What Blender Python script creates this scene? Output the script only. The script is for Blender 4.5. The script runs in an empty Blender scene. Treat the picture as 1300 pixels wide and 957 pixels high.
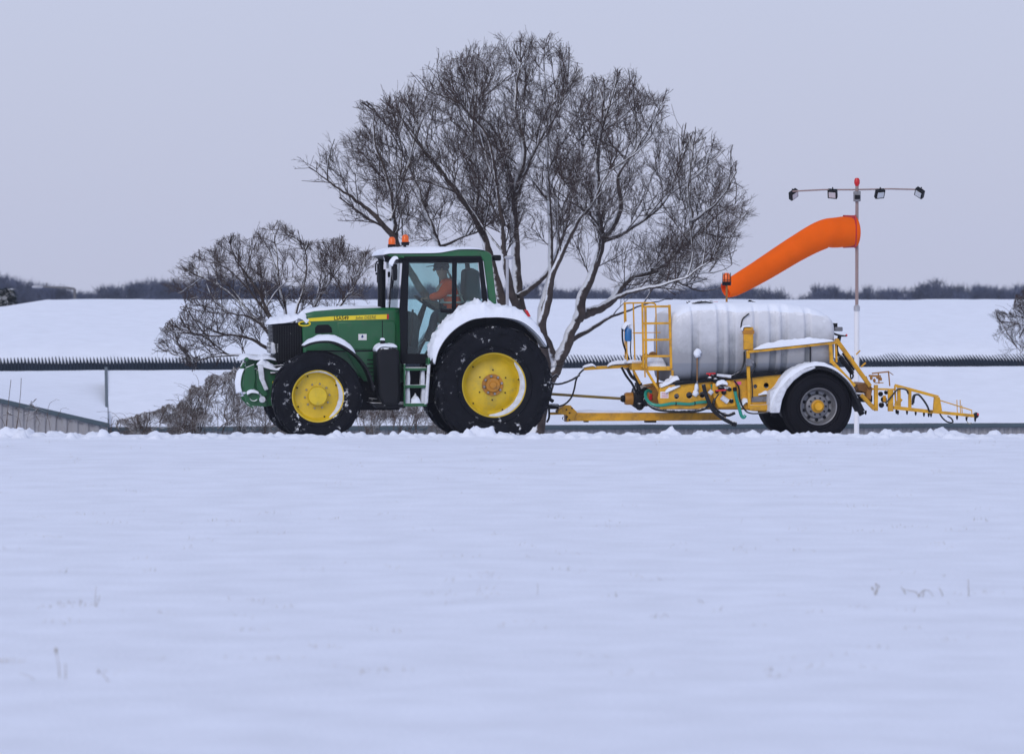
import bpy, bmesh, math, random
import numpy as np
from mathutils import Vector, Matrix, Euler, noise as mnoise
R = math.radians
sc = bpy.context.scene
col = sc.collection
# ------------------------------------------------------------------ camera, sky, sun, exposure
F = 5040.0                       # focal length in pixels of the 1300 px wide photograph
PITCH = math.atan(93.5 / F)
CAM = Vector((0, 0, 2.1))
cam = bpy.data.cameras.new('camera'); camo = bpy.data.objects.new('camera', cam); col.objects.link(camo)
camo.location = CAM; camo.rotation_euler = (math.pi / 2 - PITCH, 0, 0)
cam.sensor_width = 36; cam.lens = F / 1300 * 36; cam.clip_start = .5; cam.clip_end = 4000
cam.dof.use_dof = True; cam.dof.focus_distance = 59.5; cam.dof.aperture_fstop = 3.4
sc.camera = camo
sc.render.engine = 'CYCLES'
sc.cycles.use_denoising = True
sc.cycles.max_bounces = 8; sc.cycles.transparent_max_bounces = 16; sc.cycles.volume_bounces = 1
sc.view_settings.view_transform = 'Standard'; sc.view_settings.look = 'None'
sc.view_settings.exposure = 0.20; sc.view_settings.gamma = 1.0; sc.view_settings.use_curve_mapping = False
SUN_EL, SUN_AZ = R(30), R(203)   # overcast: a broad faint sun behind cloud, over the camera's left shoulder
w = bpy.data.worlds.new('World'); sc.world = w; w.use_nodes = True
nt = w.node_tree; nt.nodes.clear()
out = nt.nodes.new('ShaderNodeOutputWorld')
sky = nt.nodes.new('ShaderNodeTexSky'); sky.sky_type = 'NISHITA'; sky.sun_disc = False
sky.sun_elevation = SUN_EL; sky.sun_rotation = SUN_AZ; sky.air_density = 1; sky.dust_density = 3
b1 = nt.nodes.new('ShaderNodeBackground'); b1.inputs[1].default_value = .06
nt.links.new(sky.outputs[0], b1.inputs[0])
tc = nt.nodes.new('ShaderNodeTexCoord'); sp = nt.nodes.new('ShaderNodeSeparateXYZ')
nt.links.new(tc.outputs['Generated'], sp.inputs[0])
cr = nt.nodes.new('ShaderNodeValToRGB')
cl = nt.nodes.new('ShaderNodeTexNoise'); cl.inputs['Scale'].default_value = 3.5; cl.inputs['Detail'].default_value = 3
ma = nt.nodes.new('ShaderNodeMath'); ma.operation = 'MULTIPLY_ADD'; ma.inputs[1].default_value = .05
nt.links.new(tc.outputs['Generated'], cl.inputs['Vector'])
nt.links.new(cl.outputs[0], ma.inputs[0]); nt.links.new(sp.outputs[2], ma.inputs[2])
nt.links.new(ma.outputs[0], cr.inputs[0])
e = cr.color_ramp.elements
e[0].position = 0.0; e[0].color = (.495, .515, .66, 1)
e[1].position = 1.0; e[1].color = (.49, .535, .72, 1)
k = e.new(.12); k.color = (.53, .572, .745, 1)
k = e.new(.35); k.color = (.51, .555, .75, 1)
b2 = nt.nodes.new('ShaderNodeBackground'); b2.inputs[1].default_value = .97
nt.links.new(cr.outputs[0], b2.inputs[0])
mx = nt.nodes.new('ShaderNodeMixShader'); mx.inputs[0].default_value = .9
nt.links.new(b1.outputs[0], mx.inputs[1]); nt.links.new(b2.outputs[0], mx.inputs[2]); nt.links.new(mx.outputs[0], out.inputs[0])
sl = bpy.data.lights.new('sun', 'SUN'); sl.energy = .95; sl.angle = R(30); sl.color = (1, .93, .86)
so = bpy.data.objects.new('sun', sl); col.objects.link(so)
sd = Vector((math.sin(SUN_AZ) * math.cos(SUN_EL), math.cos(SUN_AZ) * math.cos(SUN_EL), math.sin(SUN_EL)))
so.rotation_euler = sd.to_track_quat('Z', 'Y').to_euler(); so.location = (0, -20, 40)

# ------------------------------------------------------------------ measuring helpers
def ray(px, py):
    a = (px - 650) / F; b = -(py - 478.5) / F
    c, s = math.cos(PITCH), math.sin(PITCH)
    return Vector((a, c + b * s, -s + b * c))
def W(px, py, d):                # the place at depth d seen at that spot of the photograph
    r = ray(px, py); return CAM + r * (d / r.y)
YAW = R(8.5)
ORG = Vector((-.40, 60, 0))
UV = Vector((math.cos(YAW), math.sin(YAW), 0)); VV = Vector((-math.sin(YAW), math.cos(YAW), 0))
def L(px, py, v):                # vehicle axes: u towards its rear, v away from the camera, z up
    r = ray(px, py); t = (v - VV.dot(CAM - ORG)) / VV.dot(r)
    p = CAM + r * t - ORG
    return Vector((UV.dot(p), v, p.z))
PX = 1 / 84.6                    # metres per pixel at the vehicle

# ------------------------------------------------------------------ materials
MATS = {}
def mat(name, c, rough=.6, metal=0, up=0, speck=0, sscale=9, var=.15, vscale=3, bump=0, bscale=40, coat=0, spec=.5, trans=0, updir=(0, 0, 1), dirt=0, dirtcol=(.12, .10, .09), emit=0, patchy=0):
    m = bpy.data.materials.new(name); m.use_nodes = True; n = m.node_tree; MATS[name] = m
    p = n.nodes['Principled BSDF']; lk = n.links.new
    t = n.nodes.new('ShaderNodeTexCoord')
    no = n.nodes.new('ShaderNodeTexNoise'); no.inputs['Scale'].default_value = vscale; no.inputs['Detail'].default_value = 5
    lk(t.outputs['Object'], no.inputs['Vector'])
    mr = n.nodes.new('ShaderNodeMapRange'); mr.inputs[1].default_value = .3; mr.inputs[2].default_value = .7
    mr.inputs[3].default_value = 1 - var; mr.inputs[4].default_value = 1 + var; lk(no.outputs[0], mr.inputs[0])
    vm = n.nodes.new('ShaderNodeVectorMath'); vm.operation = 'SCALE'; vm.inputs[0].default_value = c[:3]; lk(mr.outputs[0], vm.inputs['Scale'])
    cur = vm.outputs[0]
    def mixin(cur, fac, colr):
        mi = n.nodes.new('ShaderNodeMix'); mi.data_type = 'RGBA'; lk(fac, mi.inputs[0]); lk(cur, mi.inputs[6]); mi.inputs[7].default_value = (*colr, 1)
        return mi.outputs[2]
    def thr(sock, lo, hi, a=0, b=1):
        q = n.nodes.new('ShaderNodeMapRange'); q.inputs[1].default_value = lo; q.inputs[2].default_value = hi
        q.inputs[3].default_value = a; q.inputs[4].default_value = b; lk(sock, q.inputs[0]); return q.outputs[0]
    def math_(op, a, b):
        q = n.nodes.new('ShaderNodeMath'); q.operation = op
        for i, x in enumerate((a, b)):
            if isinstance(x, (int, float)): q.inputs[i].default_value = x
            else: lk(x, q.inputs[i])
        return q.outputs[0]
    if dirt:
        nd = n.nodes.new('ShaderNodeTexNoise'); nd.inputs['Scale'].default_value = 7; nd.inputs['Detail'].default_value = 8; nd.inputs['Roughness'].default_value = .7
        lk(t.outputs['Object'], nd.inputs['Vector'])
        cur = mixin(cur, thr(nd.outputs[0], .62 - dirt * .25, .75, 0, .85), dirtcol)
    mask = None
    if up or speck:
        ns = n.nodes.new('ShaderNodeTexNoise'); ns.inputs['Scale'].default_value = sscale; ns.inputs['Detail'].default_value = 7; ns.inputs['Roughness'].default_value = .72
        lk(t.outputs['Object'], ns.inputs['Vector'])
        if up:
            g = n.nodes.new('ShaderNodeNewGeometry'); dt = n.nodes.new('ShaderNodeVectorMath'); dt.operation = 'DOT_PRODUCT'
            lk(g.outputs['Normal'], dt.inputs[0]); dt.inputs[1].default_value = Vector(updir).normalized()
            s1 = math_('ADD', dt.outputs['Value'], math_('MULTIPLY', math_('SUBTRACT', ns.outputs[0], .5), 1.6))
            mask = thr(s1, 1 - up - .06, 1 - up + .12)
        if speck:
            s2 = thr(ns.outputs[0], .74 - speck * .3, .78 - speck * .3, 0, .9)
            if patchy:
                n2 = n.nodes.new('ShaderNodeTexNoise'); n2.inputs['Scale'].default_value = 2.6; n2.inputs['Detail'].default_value = 3; lk(t.outputs['Object'], n2.inputs['Vector']); s2 = math_('MULTIPLY', s2, thr(n2.outputs[0], patchy, patchy + .12))
            mask = s2 if mask is None else math_('MAXIMUM', mask, s2)
        cur = mixin(cur, mask, (.82, .85, .90))
        lk(thr(mask, 0, 1, rough, .85), p.inputs['Roughness'])
    else:
        p.inputs['Roughness'].default_value = rough
    lk(cur, p.inputs['Base Color'])
    p.inputs['Metallic'].default_value = metal
    if coat: p.inputs['Coat Weight'].default_value = coat; p.inputs['Coat Roughness'].default_value = .12
    p.inputs['Specular IOR Level'].default_value = spec
    if emit: p.inputs['Emission Color'].default_value = (*c[:3], 1); p.inputs['Emission Strength'].default_value = emit
    if trans: p.inputs['Transmission Weight'].default_value = trans
    if bump:
        nb = n.nodes.new('ShaderNodeTexNoise'); nb.inputs['Scale'].default_value = bscale; nb.inputs['Detail'].default_value = 6
        lk(t.outputs['Object'], nb.inputs['Vector'])
        bp = n.nodes.new('ShaderNodeBump'); bp.inputs['Strength'].default_value = 1; bp.inputs['Distance'].default_value = bump
        lk(nb.outputs[0], bp.inputs['Height']); lk(bp.outputs[0], p.inputs['Normal'])
    return m
SNOW = mat('snow', (.80, .85, .94), .75, var=.03, vscale=2, bump=.008, bscale=30, spec=.25)
SNOWD = mat('snow_packed', (.66, .69, .75), .8, var=.16, vscale=14, bump=.012, bscale=55, spec=.2)
SNOWF = mat('snow_field', (.77, .82, .92), .8, var=.05, vscale=1.6, bump=.012, bscale=26, spec=.2)
GREEN = mat('green_paint', (.004, .110, .030), .30, coat=.45, var=.12, dirt=.38, dirtcol=(.035, .095, .05))
GREENS = mat('green_paint_snowy', (.008, .10, .03), .4, coat=.2, up=.62, sscale=11, dirt=.3, dirtcol=(.03, .05, .03))
YEL = mat('yellow_decal', (.85, .66, .02), .4, var=.06)
RIMY = mat('yellow_rim', (.66, .47, .012), .42, coat=.2, var=.14, vscale=5, dirt=.3, dirtcol=(.36, .30, .08))
OCH = mat('ochre_steel', (.68, .34, .008), .45, var=.2, vscale=5, dirt=.5, dirtcol=(.24, .13, .035))
OCHS = mat('ochre_steel_snowy', (.68, .35, .008), .45, var=.2, vscale=5, dirt=.45, up=.34, sscale=14, dirtcol=(.26, .14, .04))
OCHR = mat('rusty_ochre', (.34, .15, .02), .6, var=.35, vscale=14, dirt=.7, dirtcol=(.10, .05, .03), speck=.12, sscale=18)
BLK = mat('black_plastic', (.006, .007, .010), .5, spec=.25, var=.2, up=.3, sscale=16)
BLKS = mat('black_snowy', (.006, .007, .010), .55, spec=.25, var=.2, up=.48, speck=.28, sscale=13)
BLKM = mat('black_frame', (.005, .006, .009), .45, var=.1, spec=.18)
HOSE = mat('black_hose', (.007, .008, .011), .4, spec=.35, var=.2, up=.22, sscale=20)
GHOSE = mat('green_hose', (.004, .26, .19), .35, var=.1, coat=.2)
TYRE = mat('tyre_rubber', (.007, .008, .012), .75, var=.25, vscale=8, speck=.56, sscale=11, patchy=.50, bump=.004, bscale=60, spec=.12)
TYREB = mat('clean_tyre_rubber', (.005, .005, .008), .7, var=.2, speck=.06, sscale=12, spec=.12)
STEEL = mat('grey_steel', (.21, .215, .235), .48, metal=.4, var=.2, vscale=8, dirt=.4)
CHROME = mat('bolt_steel', (.35, .35, .37), .35, metal=.8)
WHITEP = mat('white_paint', (.78, .79, .82), .5, var=.05)
RED = mat('red_plastic', (.55, .01, .015), .35, var=.1)
BLUE = mat('blue_plastic', (.02, .16, .42), .35, var=.1, up=.62, sscale=14)
ORL = mat('orange_lens', (.75, .12, .008), .18, var=.08, emit=.05)
ORLP = mat('orange_lens_lit', (1.0, .35, .10), .2, var=.05, emit=.35)
JACK = mat('orange_cloth', (1.0, .11, .02), .7, var=.18, vscale=9, emit=0)
REFL = mat('reflective_band', (.62, .66, .62), .4)
SKIN = mat('skin', (.45, .26, .19), .55, var=.05)
CLOD = mat('dark_cloth', (.02, .025, .05), .85, var=.2)
SEAT = mat('seat_cloth', (.035, .055, .065), .8, var=.2)
SOCK = mat('windsock_cloth', (1.0, .17, .007), .8, var=.05, vscale=2.5, spec=.1, bump=.01, bscale=7)
BARK = mat('bark', (.066, .052, .046), .9, var=.35, vscale=6, up=.50, sscale=3.5, updir=(-.7, -.4, .6), spec=.1)
TWIG = mat('twig_bark', (.068, .050, .046), .9, var=.3, vscale=2, up=.12, sscale=5, updir=(-.3, -.15, .9), spec=.05)
BRAM = mat('bramble_bark', (.10, .075, .062), .9, var=.4, vscale=3, up=.42, sscale=4, spec=.05)
FARW = mat('far_twig_hazed', (.072, .086, .14), .95, var=.35, vscale=.4, spec=.0)  # distance haze is partly put into this colour as a pale blue lift
CONI = mat('conifer_green', (.018, .028, .025), .9, var=.4, vscale=2, up=.2, sscale=3, spec=.05)
CLAD = mat('grey_cladding', (.30, .30, .32), .6, var=.06, dirt=.15)
CLADB = mat('slate_cladding', (.024, .034, .052), .9, var=.15, spec=.05)
FASC = mat('dark_fascia', (.045, .075, .095), .5, var=.1)
GRASS = mat('dry_grass', (.30, .26, .20), .9, var=.3)
GALV = mat('galvanised_steel', (.42, .43, .47), .45, metal=.3, var=.12)
MASTR = mat('red_mast_paint', (.30, .22, .21), .5, var=.1)
LAMPG = mat('lamp_glass', (.55, .58, .62), .2, var=.05)
DARKR = mat('windsock_mouth', (.42, .012, .012), .7)
FLANGE = mat('orange_steel', (.50, .21, .012), .5, var=.3, dirt=.5)
def cloth_light(m, f=.5):        # thin fabric lets light through
    n = m.node_tree; p = n.nodes['Principled BSDF']; o = [x for x in n.nodes if x.type == 'OUTPUT_MATERIAL'][0]; t = n.nodes.new('ShaderNodeBsdfTranslucent'); mx_ = n.nodes.new('ShaderNodeMixShader'); mx_.inputs[0].default_value = f
    n.links.new(p.inputs['Base Color'].links[0].from_socket, t.inputs[0]); n.links.new(p.outputs[0], mx_.inputs[1]); n.links.new(t.outputs[0], mx_.inputs[2]); n.links.new(mx_.outputs[0], o.inputs[0])
cloth_light(SOCK, .28)
def glass(name, tint, gl=.10):
    m = bpy.data.materials.new(name); m.use_nodes = True; n = m.node_tree; n.nodes.clear()
    o = n.nodes.new('ShaderNodeOutputMaterial'); a = n.nodes.new('ShaderNodeBsdfTransparent'); a.inputs[0].default_value = (*tint, 1)
    g = n.nodes.new('ShaderNodeBsdfGlossy'); g.inputs['Roughness'].default_value = .03; f = n.nodes.new('ShaderNodeFresnel'); f.inputs[0].default_value = 1.45
    no = n.nodes.new('ShaderNodeTexNoise'); no.inputs['Scale'].default_value = 3
    d = n.nodes.new('ShaderNodeBsdfDiffuse'); d.inputs[0].default_value = (.30, .31, .30, 1)   # grime on the pane
    mr = n.nodes.new('ShaderNodeMapRange'); mr.inputs[1].default_value = .35; mr.inputs[2].default_value = .75; mr.inputs[3].default_value = gl * .3; mr.inputs[4].default_value = gl * 1.6
    n.links.new(no.outputs[0], mr.inputs[0])
    m0 = n.nodes.new('ShaderNodeMixShader'); n.links.new(mr.outputs[0], m0.inputs[0]); n.links.new(a.outputs[0], m0.inputs[1]); n.links.new(d.outputs[0], m0.inputs[2])
    m1 = n.nodes.new('ShaderNodeMixShader'); n.links.new(f.outputs[0], m1.inputs[0]); n.links.new(m0.outputs[0], m1.inputs[1]); n.links.new(g.outputs[0], m1.inputs[2])
    n.links.new(m1.outputs[0], o.inputs[0]); return m
GLASS = glass('tinted_glass', (.82, .95, .94), .06)
GLASSC = glass('windscreen_glass', (.85, .94, .94), .06)

# tank plastic: frosted, the liquid showing darker in its lower half, snow blown over its shoulders
def tank_mat(nm='tank_plastic', cc=(.31, .32, .345)):
    m = mat(nm, cc, .68, var=.06, vscale=2, up=.30, sscale=7, updir=(0, -.25, 1), spec=.4)
    n = m.node_tree; p = n.nodes['Principled BSDF']; lk = n.links.new
    src = p.inputs['Base Color'].links[0].from_socket
    t = n.nodes.new('ShaderNodeTexCoord'); s = n.nodes.new('ShaderNodeSeparateXYZ'); lk(t.outputs['Object'], s.inputs[0])
    q = n.nodes.new('ShaderNodeMapRange'); q.inputs[1].default_value = 1.19; q.inputs[2].default_value = 1.21; q.inputs[3].default_value = .78; q.inputs[4].default_value = 1; lk(s.outputs[2], q.inputs[0])
    # frost patches
    no = n.nodes.new('ShaderNodeTexNoise'); no.inputs['Scale'].default_value = 3; no.inputs['Detail'].default_value = 9; no.inputs['Roughness'].default_value = .75; lk(t.outputs['Object'], no.inputs['Vector'])
    ad = n.nodes.new('ShaderNodeMath'); ad.operation = 'MULTIPLY_ADD'; ad.inputs[1].default_value = .9; lk(no.outputs[0], ad.inputs[0]); lk(s.outputs[2], ad.inputs[2])
    fr = n.nodes.new('ShaderNodeMapRange'); fr.inputs[1].default_value = 1.75; fr.inputs[2].default_value = 2.3; fr.inputs[3].default_value = 0; fr.inputs[4].default_value = .75; lk(ad.outputs[0], fr.inputs[0])
    v = n.nodes.new('ShaderNodeVectorMath'); v.operation = 'MULTIPLY'; lk(src, v.inputs[0])
    cb = n.nodes.new('ShaderNodeCombineXYZ'); lk(q.outputs[0], cb.inputs[0])
    a2 = n.nodes.new('ShaderNodeMath'); a2.operation = 'POWER'; a2.inputs[1].default_value = .8; lk(q.outputs[0], a2.inputs[0]); lk(a2.outputs[0], cb.inputs[1])
    a3 = n.nodes.new('ShaderNodeMath'); a3.operation = 'POWER'; a3.inputs[1].default_value = .5; lk(q.outputs[0], a3.inputs[0]); lk(a3.outputs[0], cb.inputs[2])
    lk(cb.outputs[0], v.inputs[1])
    mi = n.nodes.new('ShaderNodeMix'); mi.data_type = 'RGBA'; lk(fr.outputs[0], mi.inputs[0]); lk(v.outputs[0], mi.inputs[6]); mi.inputs[7].default_value = (.76, .78, .83, 1)
    lk(mi.outputs[2], p.inputs['Base Color']); return m
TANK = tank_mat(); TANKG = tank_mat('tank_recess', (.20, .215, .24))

# ------------------------------------------------------------------ object helpers
def tag(o, label=None, cat=None, group=None, kind=None):
    for kx, vx in (('label', label), ('category', cat), ('group', group), ('kind', kind)):
        if vx: o[kx] = vx
    return o
def empty(name, loc=(0, 0, 0), rz=0):
    o = bpy.data.objects.new(name, None); col.objects.link(o); o.location = loc; o.rotation_euler = (0, 0, rz); o.empty_display_size = .3; return o
def mesh_obj(name, verts, faces, m, parent=None, smooth=True, angle=35):
    me = bpy.data.meshes.new(name); me.from_pydata([tuple(v) for v in verts], [], faces); me.update()
    return fin(name, me, m, parent, smooth, angle)
def fin(name, me, m, parent=None, smooth=True, angle=35):
    for x in (m if isinstance(m, (list, tuple)) else [m]): me.materials.append(x)
    if smooth and len(me.polygons):
        me.polygons.foreach_set('use_smooth', [True] * len(me.polygons))
        if angle < 180: me.set_sharp_from_angle(angle=R(angle))
    o = bpy.data.objects.new(name, me); col.objects.link(o)
    if parent is not None: o.parent = parent
    return o
def bevel(o, wd=.01, seg=2):
    b = o.modifiers.new('bevel', 'BEVEL'); b.width = wd; b.segments = seg; b.limit_method = 'ANGLE'; b.angle_limit = R(35); return o
class MB:
    def __init__(s): s.v = []; s.f = []; s.mi = []; s.cur = 0; s.st = []
    def add(s, vs, fs):
        n = len(s.v); s.st.append((n, len(s.f))); s.v += [Vector(v) for v in vs]; s.f += [[i + n for i in f] for f in fs]; s.mi += [s.cur] * len(fs); return s
    def box(s, a, b):
        x0, y0, z0 = a; x1, y1, z1 = b
        if x0 > x1: x0, x1 = x1, x0
        if y0 > y1: y0, y1 = y1, y0
        if z0 > z1: z0, z1 = z1, z0
        return s.add([(x0, y0, z0), (x1, y0, z0), (x1, y1, z0), (x0, y1, z0), (x0, y0, z1), (x1, y0, z1), (x1, y1, z1), (x0, y1, z1)],
                     [[0, 3, 2, 1], [4, 5, 6, 7], [0, 1, 5, 4], [1, 2, 6, 5], [2, 3, 7, 6], [3, 0, 4, 7]])
    def beam(s, a, b, w, h, up=(0, 1, 0)):      # box bar from a to b, w across, h along 'up'
        a = Vector(a); b = Vector(b); d = (b - a).normalized(); up = Vector(up); x = d.cross(up)
        if x.length < 1e-3: x = d.cross(Vector((1, 0, 0)))
        x.normalize(); y = x.cross(d).normalized(); vs = []
        for p in (a, b):
            for sx, sy in ((-1, -1), (1, -1), (1, 1), (-1, 1)): vs.append(p + x * (sx * w / 2) + y * (sy * h / 2))
        return s.add(vs, [[0, 1, 2, 3], [7, 6, 5, 4], [0, 4, 5, 1], [1, 5, 6, 2], [2, 6, 7, 3], [3, 7, 4, 0]])
    def tube(s, pts, r, k=8, cap=True, closed=False):
        pts = [Vector(p) for p in pts]; n = len(pts); rs = r if isinstance(r, (list, tuple)) else [r] * n
        vs = []; fr = None
        for i, p in enumerate(pts):
            a = pts[(i - 1) % n] if (i > 0 or closed) else pts[i]; b = pts[(i + 1) % n] if (i < n - 1 or closed) else pts[i]
            d = (b - a).normalized()
            if fr is None: fr = d.orthogonal().normalized()
            fr = (fr - d * fr.dot(d)).normalized(); g = d.cross(fr)
            for j in range(k):
                t = 2 * math.pi * j / k; vs.append(p + (fr * math.cos(t) + g * math.sin(t)) * rs[i])
        fs = []
        for i in range(n if closed else n - 1):
            for j in range(k):
                a = i * k + j; b = i * k + (j + 1) % k; c = ((i + 1) % n) * k
                fs.append([a, b, c + (j + 1) % k, c + j])
        if cap and not closed: fs += [list(range(k))[::-1], [(n - 1) * k + j for j in range(k)]]
        return s.add(vs, fs)
    def lathe(s, c, prof, k=48, axis=(0, 1, 0), a0=0, a1=2 * math.pi):   # prof: (radius, along axis)
        ax = Vector(axis).normalized(); x = ax.orthogonal().normalized()
        if abs(ax.y) > .9: x = Vector((1, 0, 0))
        y = ax.cross(x); c = Vector(c); full = abs(a1 - a0 - 2 * math.pi) < 1e-6; kk = k if full else k + 1; vs = []
        for i in range(kk):
            t = a0 + (a1 - a0) * i / k
            for rr, h in prof: vs.append(c + ax * h + (x * math.cos(t) + y * math.sin(t)) * rr)
        m = len(prof); fs = []
        for i in range(k):
            i2 = (i + 1) % kk
            for j in range(m - 1): fs.append([i * m + j, i * m + j + 1, i2 * m + j + 1, i2 * m + j])
        return s.add(vs, fs)
    def prism(s, poly, v0, v1):                 # poly of (u,z), extruded in v
        n = len(poly); vs = [(p[0], v0, p[1]) for p in poly] + [(p[0], v1, p[1]) for p in poly]
        fs = [list(range(n)), [n + i for i in range(n)][::-1]] + [[i, i + n, (i + 1) % n + n, (i + 1) % n] for i in range(n)]
        return s.add(vs, fs)
    def ball(s, c, r, k=12, sq=(1, 1, 1), nz=0):
        c = Vector(c); vs = []; fs = []; m = k // 2 + 1
        for i in range(m):
            ph = math.pi * i / (m - 1)
            for j in range(k):
                t = 2 * math.pi * j / k; d = Vector((math.sin(ph) * math.cos(t) * sq[0], math.sin(ph) * math.sin(t) * sq[1], math.cos(ph) * sq[2]))
                q = r * (1 + nz * mnoise.noise((c + d * r) * (2.2 / r)))
                vs.append(c + d * q)
        for i in range(m - 1):
            for j in range(k): fs.append([i * k + j, (i + 1) * k + j, (i + 1) * k + (j + 1) % k, i * k + (j + 1) % k])
        return s.add(vs, fs)
    def each(s, name, m, parent=None, **k):      # one object per piece added
        for a, b, fa, fb in s.pieces():
            q = MB(); q.v = s.v[a:b]; q.f = [[i - a for i in f] for f in s.f[fa:fb]]; q.mi = s.mi[fa:fb]; q.build(name, m, parent, **k)
    def pieces(s):
        st = s.st + [(len(s.v), len(s.f))]
        return [(st[i][0], st[i + 1][0], st[i][1], st[i + 1][1]) for i in range(len(st) - 1)]
    def build(s, name, m, parent=None, smooth=True, angle=35, bev=0, weld=False):
        me = bpy.data.meshes.new(name); me.from_pydata([tuple(v) for v in s.v], [], s.f); me.update()
        bm = bmesh.new(); bm.from_mesh(me)
        if weld: bmesh.ops.remove_doubles(bm, verts=bm.verts, dist=1e-5)
        bmesh.ops.recalc_face_normals(bm, faces=bm.faces); bm.to_mesh(me); bm.free()
        if any(s.mi): me.polygons.foreach_set('material_index', s.mi)
        o = fin(name, me, m, parent, smooth, angle)
        if bev: bevel(o, bev)
        return o
def pl(pts, v):                  # photograph outline -> (u,z) at lateral v
    return [(L(x, y, v).x, L(x, y, v).z) for x, y in pts]
def pr(name, pts, v0, v1, m, parent, bev=.01, **k): return MB().prism(pl(pts, min(v0, v1)), v0, v1).build(name, m, parent, bev=bev, **k)
def spline(pts, n=6):            # Catmull-Rom through points
    pts = [Vector(p) for p in pts]; out_ = []
    for i in range(len(pts) - 1):
        p0 = pts[max(i - 1, 0)]; p1 = pts[i]; p2 = pts[i + 1]; p3 = pts[min(i + 2, len(pts) - 1)]
        for j in range(n):
            t = j / n; out_.append(.5 * ((2 * p1) + (p2 - p0) * t + (2 * p0 - 5 * p1 + 4 * p2 - p3) * t * t + (3 * p1 - p0 - 3 * p2 + p3) * t ** 3))
    out_.append(pts[-1]); return out_
def hose(pts, v, r, mb=None, n=6):
    """pts: (px,py[,v])"""
    mb = mb or MB(); mb.tube(spline([L(p[0], p[1], p[2] if len(p) > 2 else v) for p in pts], n), r, 8); return mb
def snow_cap(name, pts, v0, v1, h, parent, m=SNOW, nz=.35, seg=.025, ns=12, pw=2.4, end=1, offs=0, freq=9):
    """lumpy snow lying along an outline (photo points at the near edge v0); h = thickness in px, number or one per point"""
    P = [L(x, y, v0) for x, y in pts]; hs = h if isinstance(h, (list, tuple)) else [h] * len(P)
    Q = spline(P, 8); H = []
    for i in range(len(P) - 1):
        for j in range(8): H.append(hs[i] + (hs[i + 1] - hs[i]) * j / 8)
    H.append(hs[-1]); n = len(Q); vs = []
    tot = sum((Q[i + 1] - Q[i]).length for i in range(n - 1)); acc = 0
    for i, q in enumerate(Q):
        if i: acc += (q - Q[i - 1]).length
        a = Q[max(i - 1, 0)]; b = Q[min(i + 1, n - 1)]; d = (b - a).normalized(); nn = Vector((-d.z, 0, d.x))
        if nn.z < 0 and abs(d.x) > .3: nn = -nn
        tt = acc / tot; et = max(0, 1 - abs(2 * tt - 1) ** 10) ** .5 if end else 1
        for j in range(ns + 1):
            s_ = 2 * j / ns - 1; prf = max(0, 1 - abs(s_) ** pw) ** (1 / pw)
            p = q.copy(); p.y = v0 + (v1 - v0) * j / ns
            th = H[i] * PX * prf * et * (1 + nz * (mnoise.noise(p * freq) + .5 * mnoise.noise(p * freq * 2.3)))
            vs.append(p + nn * (th + offs))
        for j in range(ns + 1):
            p = q.copy(); p.y = v0 + (v1 - v0) * j / ns; vs.append(p - nn * .008)
    fs = []; m_ = 2 * (ns + 1)
    for i in range(n - 1):
        for j in range(ns):
            a = i * m_ + j; fs.append([a, a + 1, a + m_ + 1, a + m_]); a += ns + 1; fs.append([a, a + m_, a + m_ + 1, a + 1])
    mb = MB(); mb.add(vs, fs); return mb.build(name, m, parent, angle=180)
def plate(name, outer, holes, y0, th, m, parent, bev=.003):
    """flat plate (u,z) with real round holes; holes = (u,z,r)"""
    cu = bpy.data.curves.new(name, 'CURVE'); cu.dimensions = '2D'; cu.fill_mode = 'BOTH'; cu.extrude = th / 2; cu.bevel_depth = bev
    def sp_(pts):
        s_ = cu.splines.new('POLY'); s_.points.add(len(pts) - 1)
        for q, p in zip(s_.points, pts): q.co = (p[0], p[1], 0, 1)
        s_.use_cyclic_u = True
    sp_(outer)
    for (x, z, r) in holes: sp_([(x + r * math.cos(2 * math.pi * i / 20), z + r * math.sin(2 * math.pi * i / 20)) for i in range(20)])
    t = bpy.data.objects.new('tmp', cu); me = bpy.data.meshes.new_from_object(t); bpy.data.objects.remove(t)
    me.transform(Matrix.Translation((0, y0, 0)) @ Matrix.Rotation(math.pi / 2, 4, 'X')); me.materials.clear()
    return fin(name, me, m, parent)
def text(name, body, u, v, z, size, m, parent, sx=1, shear=0, rot=0, bold=.0):
    cu = bpy.data.curves.new(name, 'FONT'); cu.body = body; cu.size = size; cu.extrude = .0008; cu.offset = bold; cu.shear = shear; cu.resolution_u = 3
    t = bpy.data.objects.new('tmp', cu); me = bpy.data.meshes.new_from_object(t); bpy.data.objects.remove(t)
    me.transform(Matrix.Translation((u, v, z)) @ Matrix.Rotation(-rot, 4, 'Y') @ Matrix.Rotation(math.pi / 2, 4, 'X') @ Matrix.Diagonal((sx, 1, 1, 1))); me.materials.clear()
    return fin(name, me, m, parent, smooth=False)
rng = np.random.default_rng(5)
def npn(x, y, s=0):              # value noise, arrays in, about -1..1 out
    xi = np.floor(x).astype(np.int64); yi = np.floor(y).astype(np.int64); fx = x - xi; fy = y - yi
    fx = fx * fx * (3 - 2 * fx); fy = fy * fy * (3 - 2 * fy)
    def h(a, b):
        n = (a * 374761393 + b * 668265263 + s * 974634777) & 0xffffffff
        n = ((n ^ (n >> 13)) * 1274126177) & 0xffffffff
        return ((n ^ (n >> 16)) & 0xffff) / 32767.5 - 1
    return (h(xi, yi) * (1 - fx) + h(xi + 1, yi) * fx) * (1 - fy) + (h(xi, yi + 1) * (1 - fx) + h(xi + 1, yi + 1) * fx) * fy
def fbm(x, y, s=0, o=4):
    r = 0; a = 1
    for i in range(o): r = r + a * npn(x * 2 ** i, y * 2 ** i, s + i); a *= .5
    return r
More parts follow.
